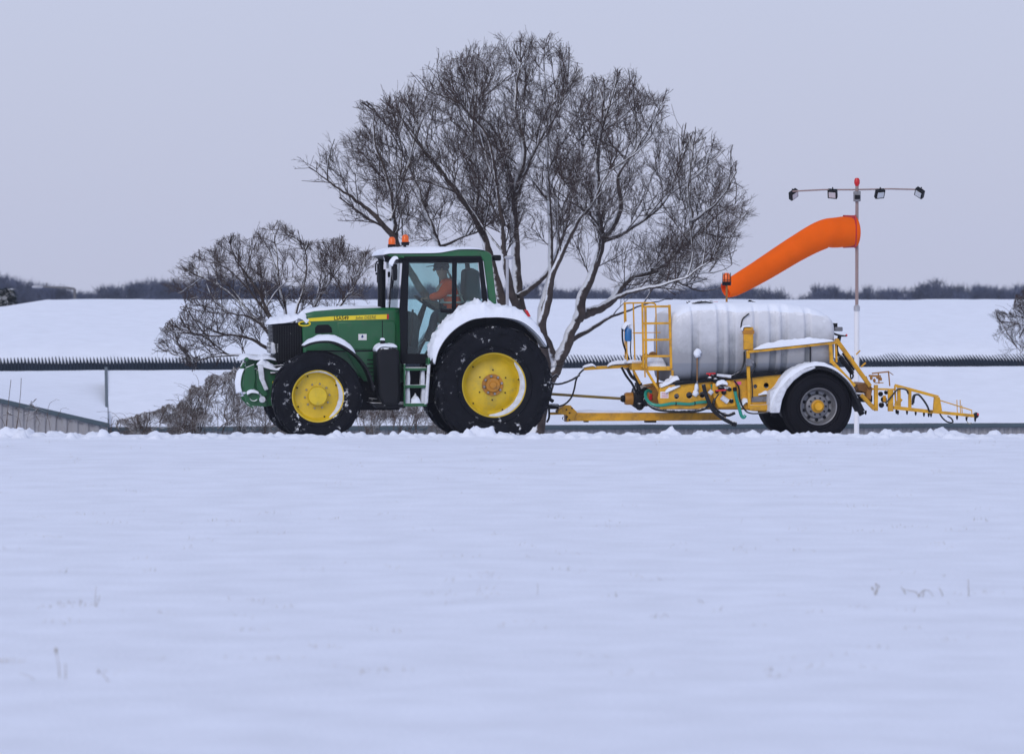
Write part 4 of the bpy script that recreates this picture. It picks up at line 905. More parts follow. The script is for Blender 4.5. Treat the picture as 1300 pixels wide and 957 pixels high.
snow_cap('snow', [(305, 458), (313, 455), (325, 457), (340, 456), (352, 458)], -.42, .30, [3, 5, 4, 5, 3], TR, nz=.5, freq=12)
snow_cap('snow', [(309, 503), (305.5, 490), (306.5, 478), (310, 468)], -.46, -.28, [6, 7, 7, 5], TR, nz=.2)
snow_cap('snow', [(326, 463), (334, 466), (350, 470), (362, 468)], -.46, -.30, [6, 9, 5, 4], TR, nz=.6, freq=12)
MB().prism(pl([(327, 462), (334, 463), (336, 482), (341, 494), (336, 496), (329, 480)], -.46), -.47, -.45).build('snow', SNOWD, TR, bev=.012)
snow_cap('snow', [(314, 501), (320, 498.6), (329, 500)], -.50, -.40, [3, 4, 3], TR)
mb = MB(); mb.tube([L(345, 466, -.42), L(366, 464, -.42)], .022, 8); mb.tube([L(343, 474, -.42), L(364, 472.5, -.42)], .02, 8); mb.each('hydraulic_pipe', BLKS, TR)
MB().box(L(346, 488.5, -.38), L(348.4, 484, -.36)).build('side_marker', YEL, TR, bev=.003)
# front mudguards (near and far): a thin curved blade with snow
def arc_guard(name, outer, th_px, v0, v1, m, parent):
    Q = spline([L(x, y, v0) for x, y in outer], 6); n = len(Q); top = []; bot = []
    for i in range(n):
        a = Q[max(0, i - 1)]; b = Q[min(n - 1, i + 1)]; d = (b - a).normalized(); nn = Vector((-d.z, 0, d.x)); nn = -nn if nn.dot(Vector((0, 0, 1))) > 0 and False else nn
        top.append(Q[i]); bot.append(Q[i] - nn * th_px * PX)
    poly = [(p.x, p.z) for p in top] + [(p.x, p.z) for p in bot[::-1]]; mb = MB(); k_ = len(top)
    vs = [(p[0], min(v0, v1), p[1]) for p in poly] + [(p[0], max(v0, v1), p[1]) for p in poly]; N = len(poly); fs = []
    for i in range(k_ - 1):
        j = N - 1 - i; fs.append([i, i + 1, j - 1, j]); fs.append([i + N, j + N, j - 1 + N, i + 1 + N])
    for i in range(N): fs.append([i, i + N, (i + 1) % N + N, (i + 1) % N])
    return mb.add(vs, fs).build(name, m, parent, angle=40)
fm = [(386, 439), (394, 435.5), (408, 433), (424, 434), (440, 441), (455, 452), (466, 466), (473, 482), (476, 496)]
arc_guard('front_mudguard', fm, 2.6, -1.06, -.62, BLKS, TR); 
off = [(x, y) for x, y in fm]
g2 = arc_guard('front_mudguard', off, 2.6, -1.06, -.62, BLKS, TR); g2.location.y = 1.68
snow_cap('snow', [(386, 438.5), (394, 435), (408, 432.5), (424, 433.5), (440, 440.5), (452, 449.5)], -1.07, -.64, [1, 4, 7, 8, 6, 2], TR, nz=.2, pw=3)
# weight bracket strip between front wheel and tank
MB().tube([L(470, 494, -.6), L(482, 494, -.6)], .05, 8).tube([L(468, 508, -.5), L(484, 510, -.5)], .04, 8).each('steering_bracket', BLKS, TR)
# fuel tank / battery box and side column under the door
pr('fuel_tank', [(478, 447), (482, 441), (504, 441), (507, 447), (509, 500), (506, 515), (486, 514), (480, 500)], -.98, -.45, BLK, TR, bev=.05)
MB().lathe(L(486, 440, -.8) , [(.04, -.02), (.04, .06), (.03, .09), (.001, .09)], 16, (0, 0, 1)).build('filler_cap', BLKM, TR)
snow_cap('snow', [(478, 446), (484, 440.5), (496, 440.5), (505, 441)], -.97, -.5, [3, 4, 4.5, 3], TR, nz=.4)
snow_cap('snow', [(483, 432), (489, 432)], -.86, -.76, [2.5, 2.5], TR)
pr('under_tray', [(470, 511), (515, 513), (515, 518), (480, 518)], -.9, -.3, BLKS, TR, bev=.01)
# steps
mb = MB(); SV = -1.02
mb.beam(L(513.5, 462, SV), L(513.5, 515, SV), .022, .05); mb.beam(L(545, 458, SV), L(540, 515, SV), .022, .05)
mb.build('step_frame', GREENS, TR, bev=.004)
for y in (469, 491, 514.5):
    MB().box(L(513.5, y + 1.4, SV), (L(542, y, SV).x, SV + .28, L(0, y - .8, SV).z)).build('step', GREENS, TR, bev=.003)
pr('step_back', [(515, 466), (541, 466), (541, 515), (515, 515)], -.72, -.70, BLKS, TR)
for a, b, y0, y1 in ((517, 521, 471, 490), (535, 540, 471, 490), (516, 521, 493, 513), (536, 542, 493, 513)):
    pr('snow', [(a, y0), (b - 1, y0 - 2), (b, (y0 + y1) / 2), (b - .5, y1), (a - 1, y1)], -.98, -.80, SNOWD, TR, bev=.014)
snow_cap('snow', [(522, 513), (528, 513), (535, 513)], -1.0, -.8, [5, 10, 4], TR, nz=.7, freq=14)
pr('snow', [(543, 463), (547, 460), (543.5, 512), (539, 514)], -1.05, -.99, SNOWD, TR, bev=.014)
# cab
CV = -.74; CF = .74
mb = MB()
def post(pts, vs_=(CV, CF), w_=.05):
    for v_ in vs_: mb.prism(pl(pts, CV), v_ - w_ / 2, v_ + w_ / 2)
post([(511, 330), (519, 330), (517.5, 392), (517, 462), (509, 462), (507, 392)], (CV,)); post([(512, 330), (514.2, 330), (510, 392), (512, 462), (509, 462), (507.6, 392)], (CF,), .03)
post([(574, 328), (580, 328), (579, 400), (573.5, 400)])
post([(607, 330), (613, 332), (619, 384), (613, 386)])
post([(513, 325), (612, 325), (613, 332.5), (513, 332.5)])
post([(509, 449), (548, 449), (546, 462), (509, 462)])
post([(574, 394.5), (615, 381), (617, 386), (579, 400), (563, 417), (549, 450), (545, 450), (560, 414)])
ub0 = L(510, 330, CV).x; zt = L(0, 329, CV).z
mb.box((ub0 - .05, CV, zt - .04), (L(612, 0 + 330, CV).x, CF, zt + .03))
mb.box((L(511, 449, CV).x, CV, L(0, 461, CV).z), (cr_.x + .4, CF, L(0, 455, CV).z))
mb.box((L(513, 430, CV).x - .02, CV + .04, L(0, 461, CV).z), (L(513, 430, CV).x + .02, CF - .04, L(0, 398, CV).z))
mb.box((L(616, 384, CV).x - .03, CV + .02, L(0, 461, CV).z), (L(616, 384, CV).x + .03, CF - .02, L(0, 384, CV).z))
mb.build('cab_frame', BLKM, TR, bev=.008)
pr('door_glass', [(518.5, 333), (574, 333), (573.7, 396), (560, 414), (546, 449), (517.5, 449)], CV - .006, CV + .002, GLASS, TR, bev=0)
pr('door_glass', [(518.5, 333), (574, 333), (573.7, 396), (560, 414), (546, 449), (517.5, 449)], CF - .002, CF + .006, GLASSC, TR, bev=0)
pr('rear_side_glass', [(580, 333), (606.5, 333), (612, 382), (580, 394)], CV - .006, CV + .002, GLASS, TR, bev=0)
pr('rear_side_glass', [(580, 333), (606.5, 333), (612, 382), (580, 394)], CF - .002, CF + .006, GLASSC, TR, bev=0)
fu = L(511, 330, CV).x - .03; fl_ = L(507.5, 395, CV).x - .03
MB().add([(fu, CV, zt), (fu, CF, zt), (fl_, CF, L(0, 396, CV).z), (fl_, CV, L(0, 396, CV).z)], [[0, 1, 2, 3]]).build('windscreen', GLASSC, TR, smooth=False)
# thin black bars at the screen: far door post and wiper
mb = MB(); mb.tube([Vector((fu - .03, -.1, zt - .02)), Vector((fl_ - .03, .1, L(0, 380, CV).z))], .008, 6).tube([Vector((fu - .05, -.5, zt - .08)), Vector((fl_ - .045, -.38, L(0, 366, CV).z))], [.03, .012], 8).build('wiper', BLKM, TR)
# roof
roof = [(489, 323.5), (493, 321.8), (502, 321.2), (556, 320.6), (574, 317.5), (586, 315.6), (600, 316), (614, 317.5), (622, 321), (624, 327), (513, 328), (500, 327)]
pr('roof', roof, CV - .06, CF + .06, GREEN, TR, bev=.03)
pr('roof_visor', [(488, 321), (500, 323.5), (514, 328), (516, 334), (503, 331), (489, 325)], CV - .02, CF + .02, BLKM, TR, bev=.012)
pr('roof_trim', [(513, 325.5), (614, 324.8), (616, 328.2), (513, 329)], CV - .065, CF + .065, BLKM, TR, bev=.006)
for v_ in (CV - .03, CF + .03):
    pr('rear_post', [(606, 318), (617, 318.5), (624, 323), (631, 388), (622, 388), (614.5, 332), (611, 327)], v_ - .04, v_ + .04, GREEN, TR, bev=.018)
snow_cap('snow', [(487, 323.5), (494, 322), (502, 321.8), (530, 321.6), (556, 321), (572, 318.5), (584, 316.6), (606, 316.6), (616, 318)], CV - .085, CF + .085, [5, 7.5, 8.2, 8.4, 8, 5, 3.2, 2.6, 1.5], TR, nz=.15, pw=6, ns=20)
# roof work lamps front
for v_ in (-.6, -.2, .25, .6):
    lp = MB().lathe(Vector((L(494, 327, v_).x - .02, v_, L(0, 327, v_).z)), [(.05, -.05), (.055, .03), (.045, .055), (.001, .05)], 14, (-1, 0, -.25)).build('work_light', BLKM, TR)
    MB().lathe(Vector((L(494, 327, v_).x - .02, v_, L(0, 327, v_).z)), [(.04, .056), (.001, .062)], 14, (-1, 0, -.25)).build('lamp_glass', LAMPG, lp)
MB().box(L(626, 331, -.6), L(634, 324, -.4)).build('rear_work_light', BLKM, TR, bev=.02)
# exhaust stack (far front corner of the cab)
EV = .62
MB().tube([L(484.5, 398, EV), L(484.5, 342, EV)], .062, 16).tube([L(484.5, 398, EV), L(484, 325, EV)], .035, 12).build('exhaust_stack', BLKM, TR)
MB().tube([L(484, 336, EV), L(483, 327, EV), L(480.5, 321.5, EV)], [.04, .045, .05], 12).build('exhaust_tip', BLKM, TR)
# mirrors
for v_, pts, hx, hy in ((.85, [(500, 328, .7), (488, 331, .85), (478, 333, .95), (477, 345, .95)], 478, 342), (-.95, [(512, 329, -.76), (505, 329, -.9), (499, 330, -.98), (498, 342, -.98)], 498, 342)):
    mb = MB(); hose(pts, 0, .012, mb); mh = mb.build('mirror_arm', BLKM, TR)
c = L(478, 341, .95); MB().tube([c + Vector((math.cos(a) * .03, math.sin(a) * .10, math.sin(a * 1.0) * 0 + z_)) for a, z_ in ((0, .08), (0, -.06))], .022, 8).build('mirror', BLKM, TR)
MB().box(L(476.5, 349, .95), L(480, 346, .9)).box(L(478.2, 359, .95), L(480, 349, .92)).build('mirror_clamp', BLKM, TR, bev=.006)
c = L(500, 346, -.98); mi = MB().box((c.x - .02, c.y - .08, c.z - .12), (c.x + .045, c.y + .08, c.z + .13)).build('mirror', BLKM, TR, bev=.025)
snow_cap('snow', [(498, 338), (502, 330), (506, 329)], -1.06, -.90, [5, 5, 3], TR, nz=.3)
MB().box(L(490, 341, .3), L(493.5, 333, .25)).build('mirror', LAMPG, TR, bev=.01)
MB().box(L(492, 352, .3), L(495.5, 345, .25)).build('mirror_clamp', BLKM, TR, bev=.01)
# beacons
def beacon(px_, py0, py1, v_, parent, r_=.046, stem=None, lit=False, name='beacon', lens_m=None):
    b_ = L(px_, py1, v_); t_ = L(px_, py0, v_); h_ = t_.z - b_.z
    o_ = MB().lathe(b_, [(.001, 0), (r_ * 1.05, 0), (r_ * 1.1, h_ * .28), (r_ * .9, h_ * .32)], 20, (0, 0, 1)).build(name, BLKM, parent)
    MB().lathe(b_, [(r_ * .95, h_ * .30), (r_ * .92, h_ * .75), (r_ * .72, h_ * .92), (r_ * .4, h_), (.001, h_ * 1.01)], 20, (0, 0, 1)).build('beacon_lens', lens_m or (ORLP if lit else ORL), o_, angle=60)
    if stem: q = L(px_, stem, v_); MB().tube([q, b_], .014, 8).build('beacon_stem', BLKM, o_)
    return o_
beacon(514.5, 298, 311.5, -.62, TR, .056, stem=326, name='beacon')
beacon(497.5, 301, 314.5, .35, TR, .058, stem=318, name='beacon')
# rear mudguards with deep snow
rm_ = [(547, 462), (552, 444), (562, 427), (576, 413), (594, 403.5), (615, 400), (638, 400), (658, 403.5), (674, 411), (688, 424), (698, 441)]
arc_guard('rear_mudguard', rm_, 3, -1.19, -.60, BLKS, TR)
g2 = arc_guard('rear_mudguard', rm_, 3, -1.19, -.60, BLKS, TR); g2.location.y = 1.79
arc_guard('mudguard_liner', [(x, y + (4 if 560 < x < 690 else 0)) for x, y in rm_[:-1]], 11, -.66, -.62, BLKM, TR)
pr('cab_flank', [(546, 462), (551, 444), (561, 426), (574, 411), (592, 399), (613, 386), (618, 384), (632, 396), (640, 400), (560, 465)], -.70, -.64, BLKM, TR, bev=.01)
snow_cap('snow', [(552, 462), (556.5, 445.5), (566, 429.5), (580, 416), (597, 406.5), (612, 403.5), (620, 403), (638, 403), (656, 406), (670, 413), (684, 426), (694, 440)], -1.22, -.62, [7, 10, 12, 14, 17.5, 22, 17, 14.5, 13, 10, 6.5, 4.5], TR, nz=.30, pw=4.5, ns=24, freq=13)
pr('tail_light', [(666, 393), (670, 394), (674, 402), (670, 402)], -1.15, -1.10, RED, TR, bev=.006)
pr('step_bracket', [(543, 455), (549, 453), (550, 460), (543, 464)], -1.05, -.8, GREEN, TR, bev=.008)
# interior: seat, wheel, console
IB = SEAT
mb = MB(); mb.prism(pl([(588, 343), (596, 340), (606, 345), (608, 395), (592, 400), (587, 372)], .0), -.27, .27); mb.prism(pl([(553, 396), (590, 392), (600, 404), (596, 412), (556, 410)], .0), -.27, .27); mb.prism(pl([(560, 410), (594, 410), (590, 440), (566, 440)], 0), -.2, .2)
mb.build('driver_seat', SEAT, TR, bev=.035)
mb = MB(); c = L(540, 385, 0); ax = Vector((.55, 0, .83)); x = Vector((.83, 0, -.55)); y = Vector((0, 1, 0))
mb.tube([c + (x * math.cos(a) + y * math.sin(a)) * .2 for a in np.linspace(0, 2 * np.pi, 33)[:-1]], .017, 8, closed=True)
for a in (.5, 2.6, 4.7): mb.tube([c, c + (x * math.cos(a) + y * math.sin(a)) * .19], .013, 6)
mb.tube([c, L(525, 425, 0)], [.035, .07], 10).build('steering_wheel', BLKM, TR)
pr('dashboard', [(515, 394), (528, 397), (534, 408), (530, 449), (512, 449)], -.28, .28, SEAT, TR, bev=.03)
mb = MB(); mb.prism(pl([(566, 402), (590, 398), (598, 408), (580, 414)], .45), .34, .50); mb.tube([L(572, 404, .42), L(568, 390, .42)], .02, 8); mb.build('armrest_console', BLKM, TR, bev=.015)
mb = MB(); hose([(524, 393, -.68), (523.5, 404, -.68), (523, 420, -.68), (520, 440, -.68)], 0, .016, mb); mb.build('door_handle_bar', BLKM, TR)
mb = MB(); hose([(560, 394, -.77), (570, 395.5, -.79), (577, 394, -.77)], 0, .026, mb).build('door_handle', BLKM, TR)
pr('cab_rear_wall', [(596, 400), (616, 386), (616, 448), (560, 448)], -.5, .5, SEAT, TR, bev=.01)
# rear hitch
mb = MB(); mb.box((cr_.x + .4, -.12, .50), (L(708, 515, 0).x, .12, .58)); mb.box((cr_.x + .3, -.3, .45), (cr_.x + .62, .3, 1.0)); mb.tube([(cr_.x + .5, -.45, 1.0), (cr_.x + 1.0, -.42, .62)], .03, 8); mb.tube([(cr_.x + .5, .45, 1.0), (cr_.x + 1.0, .42, .62)], .03, 8)
mb.build('rear_hitch', BLKS, TR, bev=.012)
mb = MB(); hose([(690, 474, -.3), (700, 479, -.3), (706, 476, -.3), (709, 479, -.3)], 0, .012, mb); hose([(694, 536, -.2), (697, 530, -.2), (697, 518, -.2)], 0, .016, mb).build('hitch_chain', BLKS, TR)

# ---- driver
def skinned(name, joints, edges, radii, m, parent, sub=2, root_i=0):
    me = bpy.data.meshes.new(name); me.from_pydata([tuple(j) for j in joints], edges, []); me.update(); me.materials.append(m)
    o_ = bpy.data.objects.new(name, me); col.objects.link(o_)
    if parent is not None: o_.parent = parent
    o_.modifiers.new('skin', 'SKIN'); ly = me.skin_vertices[0] if len(me.skin_vertices) else None
    if ly is None:
        bm = bmesh.new(); bm.from_mesh(me); bm.verts.layers.skin.verify(); bm.to_mesh(me); bm.free(); ly = me.skin_vertices[0]
    for i, r_ in enumerate(radii): ly.data[i].radius = r_ if isinstance(r_, tuple) else (r_, r_); ly.data[i].use_root = (i == root_i)
    s_ = o_.modifiers.new('smooth', 'SUBSURF'); s_.levels = sub; s_.render_levels = sub
    for m_ in o_.modifiers:
        if m_.type == 'SKIN': m_.use_smooth_shade = True
    return o_
DO = ORG.copy(); PE = tag(empty('person', DO, YAW), 'driver in an orange jacket and dark cap leaning forward in the green cab', 'person')
hip = L(577, 398, 0); waist = L(574, 384, 0); chest = L(568, 368, 0); neck = L(564, 355, 0); headb = L(561.5, 349, 0); head = L(560, 342, 0); crown_ = L(560.5, 336, 0)
def V3(px_, py_, v_): return L(px_, py_, v_)
J = [hip, waist, chest, neck, headb, head, crown_,
     V3(569, 361, -.19), V3(560, 375, -.25), V3(545, 378, -.17), V3(569, 361, .19), V3(560, 375, .25), V3(545, 378, .17),
     V3(576, 399, -.11), V3(552, 398, -.14), V3(547, 428, -.14), V3(539, 432, -.14), V3(576, 399, .11), V3(552, 398, .14), V3(547, 428, .14), V3(539, 432, .14)]
E = [(0, 1), (1, 2), (2, 3), (3, 4), (4, 5), (5, 6), (2, 7), (7, 8), (8, 9), (2, 10), (10, 11), (11, 12), (0, 13), (13, 14), (14, 15), (15, 16), (0, 17), (17, 18), (18, 19), (19, 20)]
RR = [(.15, .12), (.13, .105), (.15, .11), .06, .075, .10, .07, .06, .048, .032, .06, .048, .032, .085, .065, .045, .04, .085, .065, .045, .04]
pm = skinned('body', J, E, RR, SKIN, PE)
JJ = [hip, waist, chest, neck, J[7], J[8], J[9], J[10], J[11], J[12]]
skinned('jacket', JJ, [(0, 1), (1, 2), (2, 3), (2, 4), (4, 5), (5, 6), (2, 7), (7, 8), (8, 9)], [(.20, .16), (.19, .145), (.20, .15), .08, .095, .075, .055, .095, .075, .055], JACK, PE)
skinned('trousers', [hip] + J[13:], [(0, 1), (1, 2), (2, 3), (3, 4), (0, 5), (5, 6), (6, 7), (7, 8)], [(.165, .135), .10, .08, .06, .055, .10, .08, .06, .055], CLOD, PE)
mb = MB()
for f_, rx in ((.0, .178), (.55, .185)):
    q = waist.lerp(chest, f_); mb.tube([q + Vector((math.cos(a) * rx * .98, math.sin(a) * rx * 1.08, 0)) for a in np.linspace(0, 2 * np.pi, 25)[:-1]], .016, 6, closed=True)
for v_ in (-.1, .1): mb.tube([waist + Vector((-.14, v_, 0)), chest + Vector((-.15, v_ * 1.1, .02)), chest + Vector((-.06, v_ * 1.1, .14)), chest + Vector((.12, v_ * 1.1, .06)), waist + Vector((.16, v_, 0))], .014, 6)
mb.build('reflective_bands', REFL, PE)
# cap, face and hands
MB().ball(head + Vector((.005, 0, .045)), .118, 16, (1.05, .92, .75)).prism([(head.x - .22, head.z + .035), (head.x - .08, head.z + .05), (head.x - .08, head.z + .065), (head.x - .22, head.z + .045)], -.06, .06).build('cap', CLOD, PE)
MB().ball(head + Vector((-.108, 0, -.005)), .02, 8, (1.1, .7, 1.3)).ball(head + Vector((0, -.095, -.005)), .025, 8, (.7, .4, 1.2)).ball(head + Vector((0, .095, -.005)), .025, 8, (.7, .4, 1.2)).build('face_features', SKIN, PE)
MB().ball(head + Vector((-.092, -.035, .015)), .012, 8).ball(head + Vector((-.092, .035, .015)), .012, 8).build('eyes', CLOD, PE)
for s_ in (-1, 1):
    wv_ = V3(545, 378, .17 * s_); c_ = L(540, 385, 0); 
    g_ = Vector((.83, 0, -.55)) * (-.4 * .2) + Vector((0, 1, 0)) * (s_ * .9 * .2) + c_   # grip point on the rim
    palm = wv_.lerp(g_, .7); Jh = [wv_, palm]; Eh = [(0, 1)]; Rh = [.028, (.034, .02)]
    for fi in range(4):
        b_ = palm + Vector((0, (fi - 1.5) * .02, .012)); n0 = len(Jh); ln = (.032, .036, .034, .026)[fi]
        Jh += [b_ + Vector((-ln, 0, .012)), b_ + Vector((-ln * 1.6, 0, -.012)), b_ + Vector((-ln * 1.1, 0, -.034))]; Eh += [(1, n0), (n0, n0 + 1), (n0 + 1, n0 + 2)]; Rh += [.0095, .009, .008]
    n0 = len(Jh); Jh += [palm + Vector((.0, -s_ * .035, -.01)), palm + Vector((-.03, -s_ * .04, -.03))]; Eh += [(0, n0), (n0, n0 + 1)]; Rh += [.011, .010]
    skinned('hand', Jh, Eh, Rh, SKIN, PE, sub=1)

# ================================================================== TRAILER SPRAYER
ST = tag(empty('tank_trailer', ORG, YAW), 'yellow spraying trailer with a frosted plastic tank and folded boom, hitched behind the tractor', 'trailer')
wt, ct = wheel(ST, 1040, 516, -.86, .515, .40, .285, 'trailer', 0); wheel(ST, 0, 0, .86, .515, .40, .285, 'trailer', 0, uc=ct.x, zc=ct.z, side=1)
MB().tube([(ct.x, -.8, ct.z), (ct.x, .8, ct.z)], .065, 12).box((ct.x - .08, -.5, ct.z), (ct.x + .08, -.4, ct.z + .3)).box((ct.x - .08, .4, ct.z), (ct.x + .08, .5, ct.z + .3)).build('axle', BLKS, ST)
# tank body
TV = -.80
a = L(852, 440, TV); b = L(1062, 440, TV); zt_ = L(0, 386, 0).z; u0, u1 = a.x, b.x; nu, nv = 150, 72
def bot(u): # bottom edge rises towards the back
    return np.interp(u, [u0, u1], [L(856, 489, TV).z, L(1060, 466, TV).z])
def top(u):
    px_ = [(850, 392), (862, 388), (885, 386), (940, 386), (985, 387), (1015, 391), (1040, 398), (1056, 408), (1064, 418)]
    return np.interp(u, [L(x_, y_, 0).x for x_, y_ in px_], [L(x_, y_, 0).z for x_, y_ in px_])
grooves = [(L(x0_, 420, TV).x, L(x1_, 420, TV).x) for x0_, x1_ in ((878.8, 888), (911, 919.5), (925, 933.5), (957, 961.5), (977.5, 985.5), (992, 1000), (1022, 1029.5))]
vs = []
for i in range(nu + 1):
    t = i / nu; s_ = -math.cos(math.pi * t); u = (u0 + u1) / 2 + (u1 - u0) / 2 * (.35 * s_ + .65 * (2 * t - 1)); q = (2 * (u - u0) / (u1 - u0) - 1)
    ef = max(0.0, 1 - abs(q) ** 9) ** (1 / 4) if 0 < i < nu else 0
    zb_, ztp = bot(u), top(u); zc_ = (zb_ + ztp) / 2; hz = (ztp - zb_) / 2 * (.72 + .28 * ef) * (1 if 0 < i < nu else .0); hv_ = .80 * (.70 + .30 * ef) * (1 if 0 < i < nu else .0)
    for j in range(nv):
        th = 2 * math.pi * j / nv; ca, sa = math.cos(th), math.sin(th); ex = 2 / 5
        y = hv_ * math.copysign(abs(ca) ** ex, ca); z = hz * math.copysign(abs(sa) ** ex, sa)
        gr = 0
        for g0, g1 in grooves:
            if g0 - .01 < u < g1 + .01: gr = min(1, (u - g0 + .01) / .025, (g1 + .01 - u) / .025)
        if gr and abs(sa) < .93: y -= math.copysign(.04 * gr * min(1, (.93 - abs(sa)) * 6), y)
        vs.append((u, y, zc_ + z))
fs = [[i * nv + j, i * nv + (j + 1) % nv, (i + 1) * nv + (j + 1) % nv, (i + 1) * nv + j] for i in range(nu) for j in range(nv)]
tk = MB().add(vs, fs)
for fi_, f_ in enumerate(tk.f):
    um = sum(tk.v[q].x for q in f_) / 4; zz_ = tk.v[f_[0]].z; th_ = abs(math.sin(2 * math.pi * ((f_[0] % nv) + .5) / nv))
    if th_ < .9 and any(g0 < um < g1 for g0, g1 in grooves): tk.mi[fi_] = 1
tk = tk.build('tank', [TANK, TANKG], ST, angle=180)
vs2 = []; J0, J1 = 6, 30; wj = J1 - J0
for i in range(8, nu - 9):
    ti = (i - 8) / (nu - 17); eu = min(1, ti * 14, (1 - ti) * 10) ** .6
    for j in range(J0, J1 + 1):
        p = Vector(vs[i * nv + j]); s_ = (j - J0) / wj; c0_ = Vector((p.x, 0, (bot(p.x) + top(p.x)) / 2)); nn = (p - c0_); nn.x = 0; nn = Vector((0, nn.y * .25, nn.z)).normalized()
        e_ = max(0, min(1, s_ * 5 - .35 + .9 * mnoise.noise(Vector((p.x * 2.4, j * .15, 3))), (1 - s_) * 5 - .3 + .9 * mnoise.noise(Vector((p.x * 2.4, j * .15, 9)))))
        vs2.append(p + nn * (-.006 + .040 * eu * e_ ** .6 * (1 + .35 * mnoise.noise(p * 3) + .12 * mnoise.noise(p * 14))))
w2 = J1 - J0 + 1; r2 = len(vs2) // w2
MB().add(vs2, [[i * w2 + j, i * w2 + j + 1, (i + 1) * w2 + j + 1, (i + 1) * w2 + j] for i in range(r2 - 1) for j in range(w2 - 1)]).build('snow', SNOW, ST, angle=180)
mb = MB(); mb.tube([L(1028.7, 436, TV - .015), L(1028.7, 462, TV - .015)], .010, 6).build('tank_strap', BLKM, ST)
mb = MB(); c = L(890, 387, -.35)
mb.tube([c + Vector((math.cos(t) * .21, math.sin(t) * .21, .035 + .015 * math.sin(t * 3))) for t in np.linspace(0, 2 * np.pi, 33)[:-1]], .016, 8, closed=True); mb.lathe(c, [(.17, -.05), (.17, .03), (.15, .045), (.001, .05)], 28, (0, 0, 1)).build('tank_lid', BLKS, ST)
MB().box(c + Vector((.19, -.04, .02)), c + Vector((.26, .03, .05))).build('lid_catch', RED, ST, bev=.006)
snow_cap('snow', [(873, 389.5), (890, 388.5), (907, 389.5)], -.52, -.2, [5, 5, 4], ST, nz=.5)
mb = MB(); mb.tube([L(949, 384, 0), L(952, 381, 0), L(956, 383, 0), L(961, 384.5, 0)], .014, 6).tube([L(952, 386, 0), L(952, 381, 0)], .02, 8).build('vent_fitting', BLKS, ST)
bc = beacon(922.5, 346.5, 362.5, -.45, ST, .064, name='beacon', lens_m=ORL); MB().tube([L(922.5, 388, -.45), L(922.5, 362, -.45)], .016, 8).build('beacon_stem', OCHR, bc)
mb = MB(); c = L(922.5, 354, -.45)
for i in range(8): a_ = i * math.pi / 4; mb.tube([c + Vector((math.cos(a_) * .068, math.sin(a_) * .068, -.05)), c + Vector((math.cos(a_) * .062, math.sin(a_) * .062, .09))], .004, 4)
mb.tube([c + Vector((math.cos(t) * .066, math.sin(t) * .066, -.02)) for t in np.linspace(0, 2 * np.pi, 17)[:-1]], .004, 4, closed=True).build('beacon_guard', BLKM, bc)
# chassis side plates with round holes
FV = -.78
outer = [(838, 491.5), (852, 489), (900, 485), (950, 480), (991.5, 475), (985, 490), (979, 500), (978, 523), (954, 521), (945, 518.5), (838, 518.5), (835, 505)]
hl = [(858.8, 503, 3.6), (875, 501.6, 4.4), (891.6, 501, 4.2), (958.6, 490.4, 2.9), (972.6, 489.2, 3.7)]
pfm = [(p.x, p.z) for p in (L(x_, y_, FV) for x_, y_ in outer)]; hfm = [(L(x_, y_, FV).x, L(x_, y_, FV).z, r_ * PX) for x_, y_, r_ in hl]
plate('side_plate', pfm[::-1], hfm, FV, .03, OCHS, ST); plate('side_plate', pfm[::-1], hfm, -FV, .03, OCHS, ST)
mb = MB(); mb.prism(pl([(836, 503), (1000, 490), (1098, 500), (1098, 510), (1000, 505), (978, 519), (836, 518.5)], 0), -.5, .5).build('chassis', BLKS, ST, bev=.02)
MB().prism(pl([(838, 512), (945, 512), (978, 516), (978, 523), (954, 521.5), (945, 519), (838, 519)], FV), FV - .035, FV - .017).build('lower_rail', OCH, ST, bev=.005)
MB().prism(pl([(856, 486.5), (991, 473), (991, 475.4), (856, 489)], FV), FV - .06, FV + .2).build('tank_rest', BLKM, ST, bev=.004)
pr('side_step', [(954, 503.5), (983, 502.5), (983, 509.5), (954, 510.5)], FV - .03, FV - .0175, STEEL, ST, bev=.004)
pr('side_step', [(952, 514), (980, 513), (980, 521), (952, 521)], FV - .10, FV - .036, OCHS, ST, bev=.006)
# drawbar
DV = -.09
mb = MB(); mb.prism(pl([(719, 522.5), (726, 524), (922, 524), (922, 533.5), (722, 534.5)], DV), -.09, .09); mb.prism(pl([(708, 521), (716, 514.5), (724, 514.5), (732, 523), (728, 534), (719, 535.5), (719, 527), (708, 525)], DV), -.13, .13)
mb.prism(pl([(697, 523.5), (716, 523), (716, 526), (697, 526.5)], 0), -.05, .05).build('drawbar', OCH, ST, bev=.008)
snow_cap('snow', [(728, 523.5), (745, 524), (775, 524), (806, 524)], -.08, .08, [2, 3.5, 2.5, 1.5], ST, nz=.4)
mb = MB()
for x_, y_ in ((719, 520), (723, 524), (720, 529), (726, 518), (723, 533)): mb.lathe(L(x_, y_, -.13), [(.014, .01), (.014, -.015), (.001, -.018)], 6)
mb.lathe(L(716.5, 531, -.1), [(.03, -.04), (.03, .04)], 10); mb.box(L(820, 536.5, -.1), L(831, 533.5, .05)).box(L(742, 536, -.05), L(746, 534, .05)).each('drawbar_bolt', BLKS, ST)
mb = MB(); mb.tube([L(697, 500, -.05), L(789, 506, -.05)], .021, 10).build('drive_shaft', mat('olive_shaft', (.20, .13, .012), .5, dirt=.6), ST)
MB().lathe(L(788, 506, -.05), [(.001, 0), (.04, 0), (.055, .03), (.055, .06)], 16, (1, 0, 0)).build('shaft_joint', BLKM, ST)
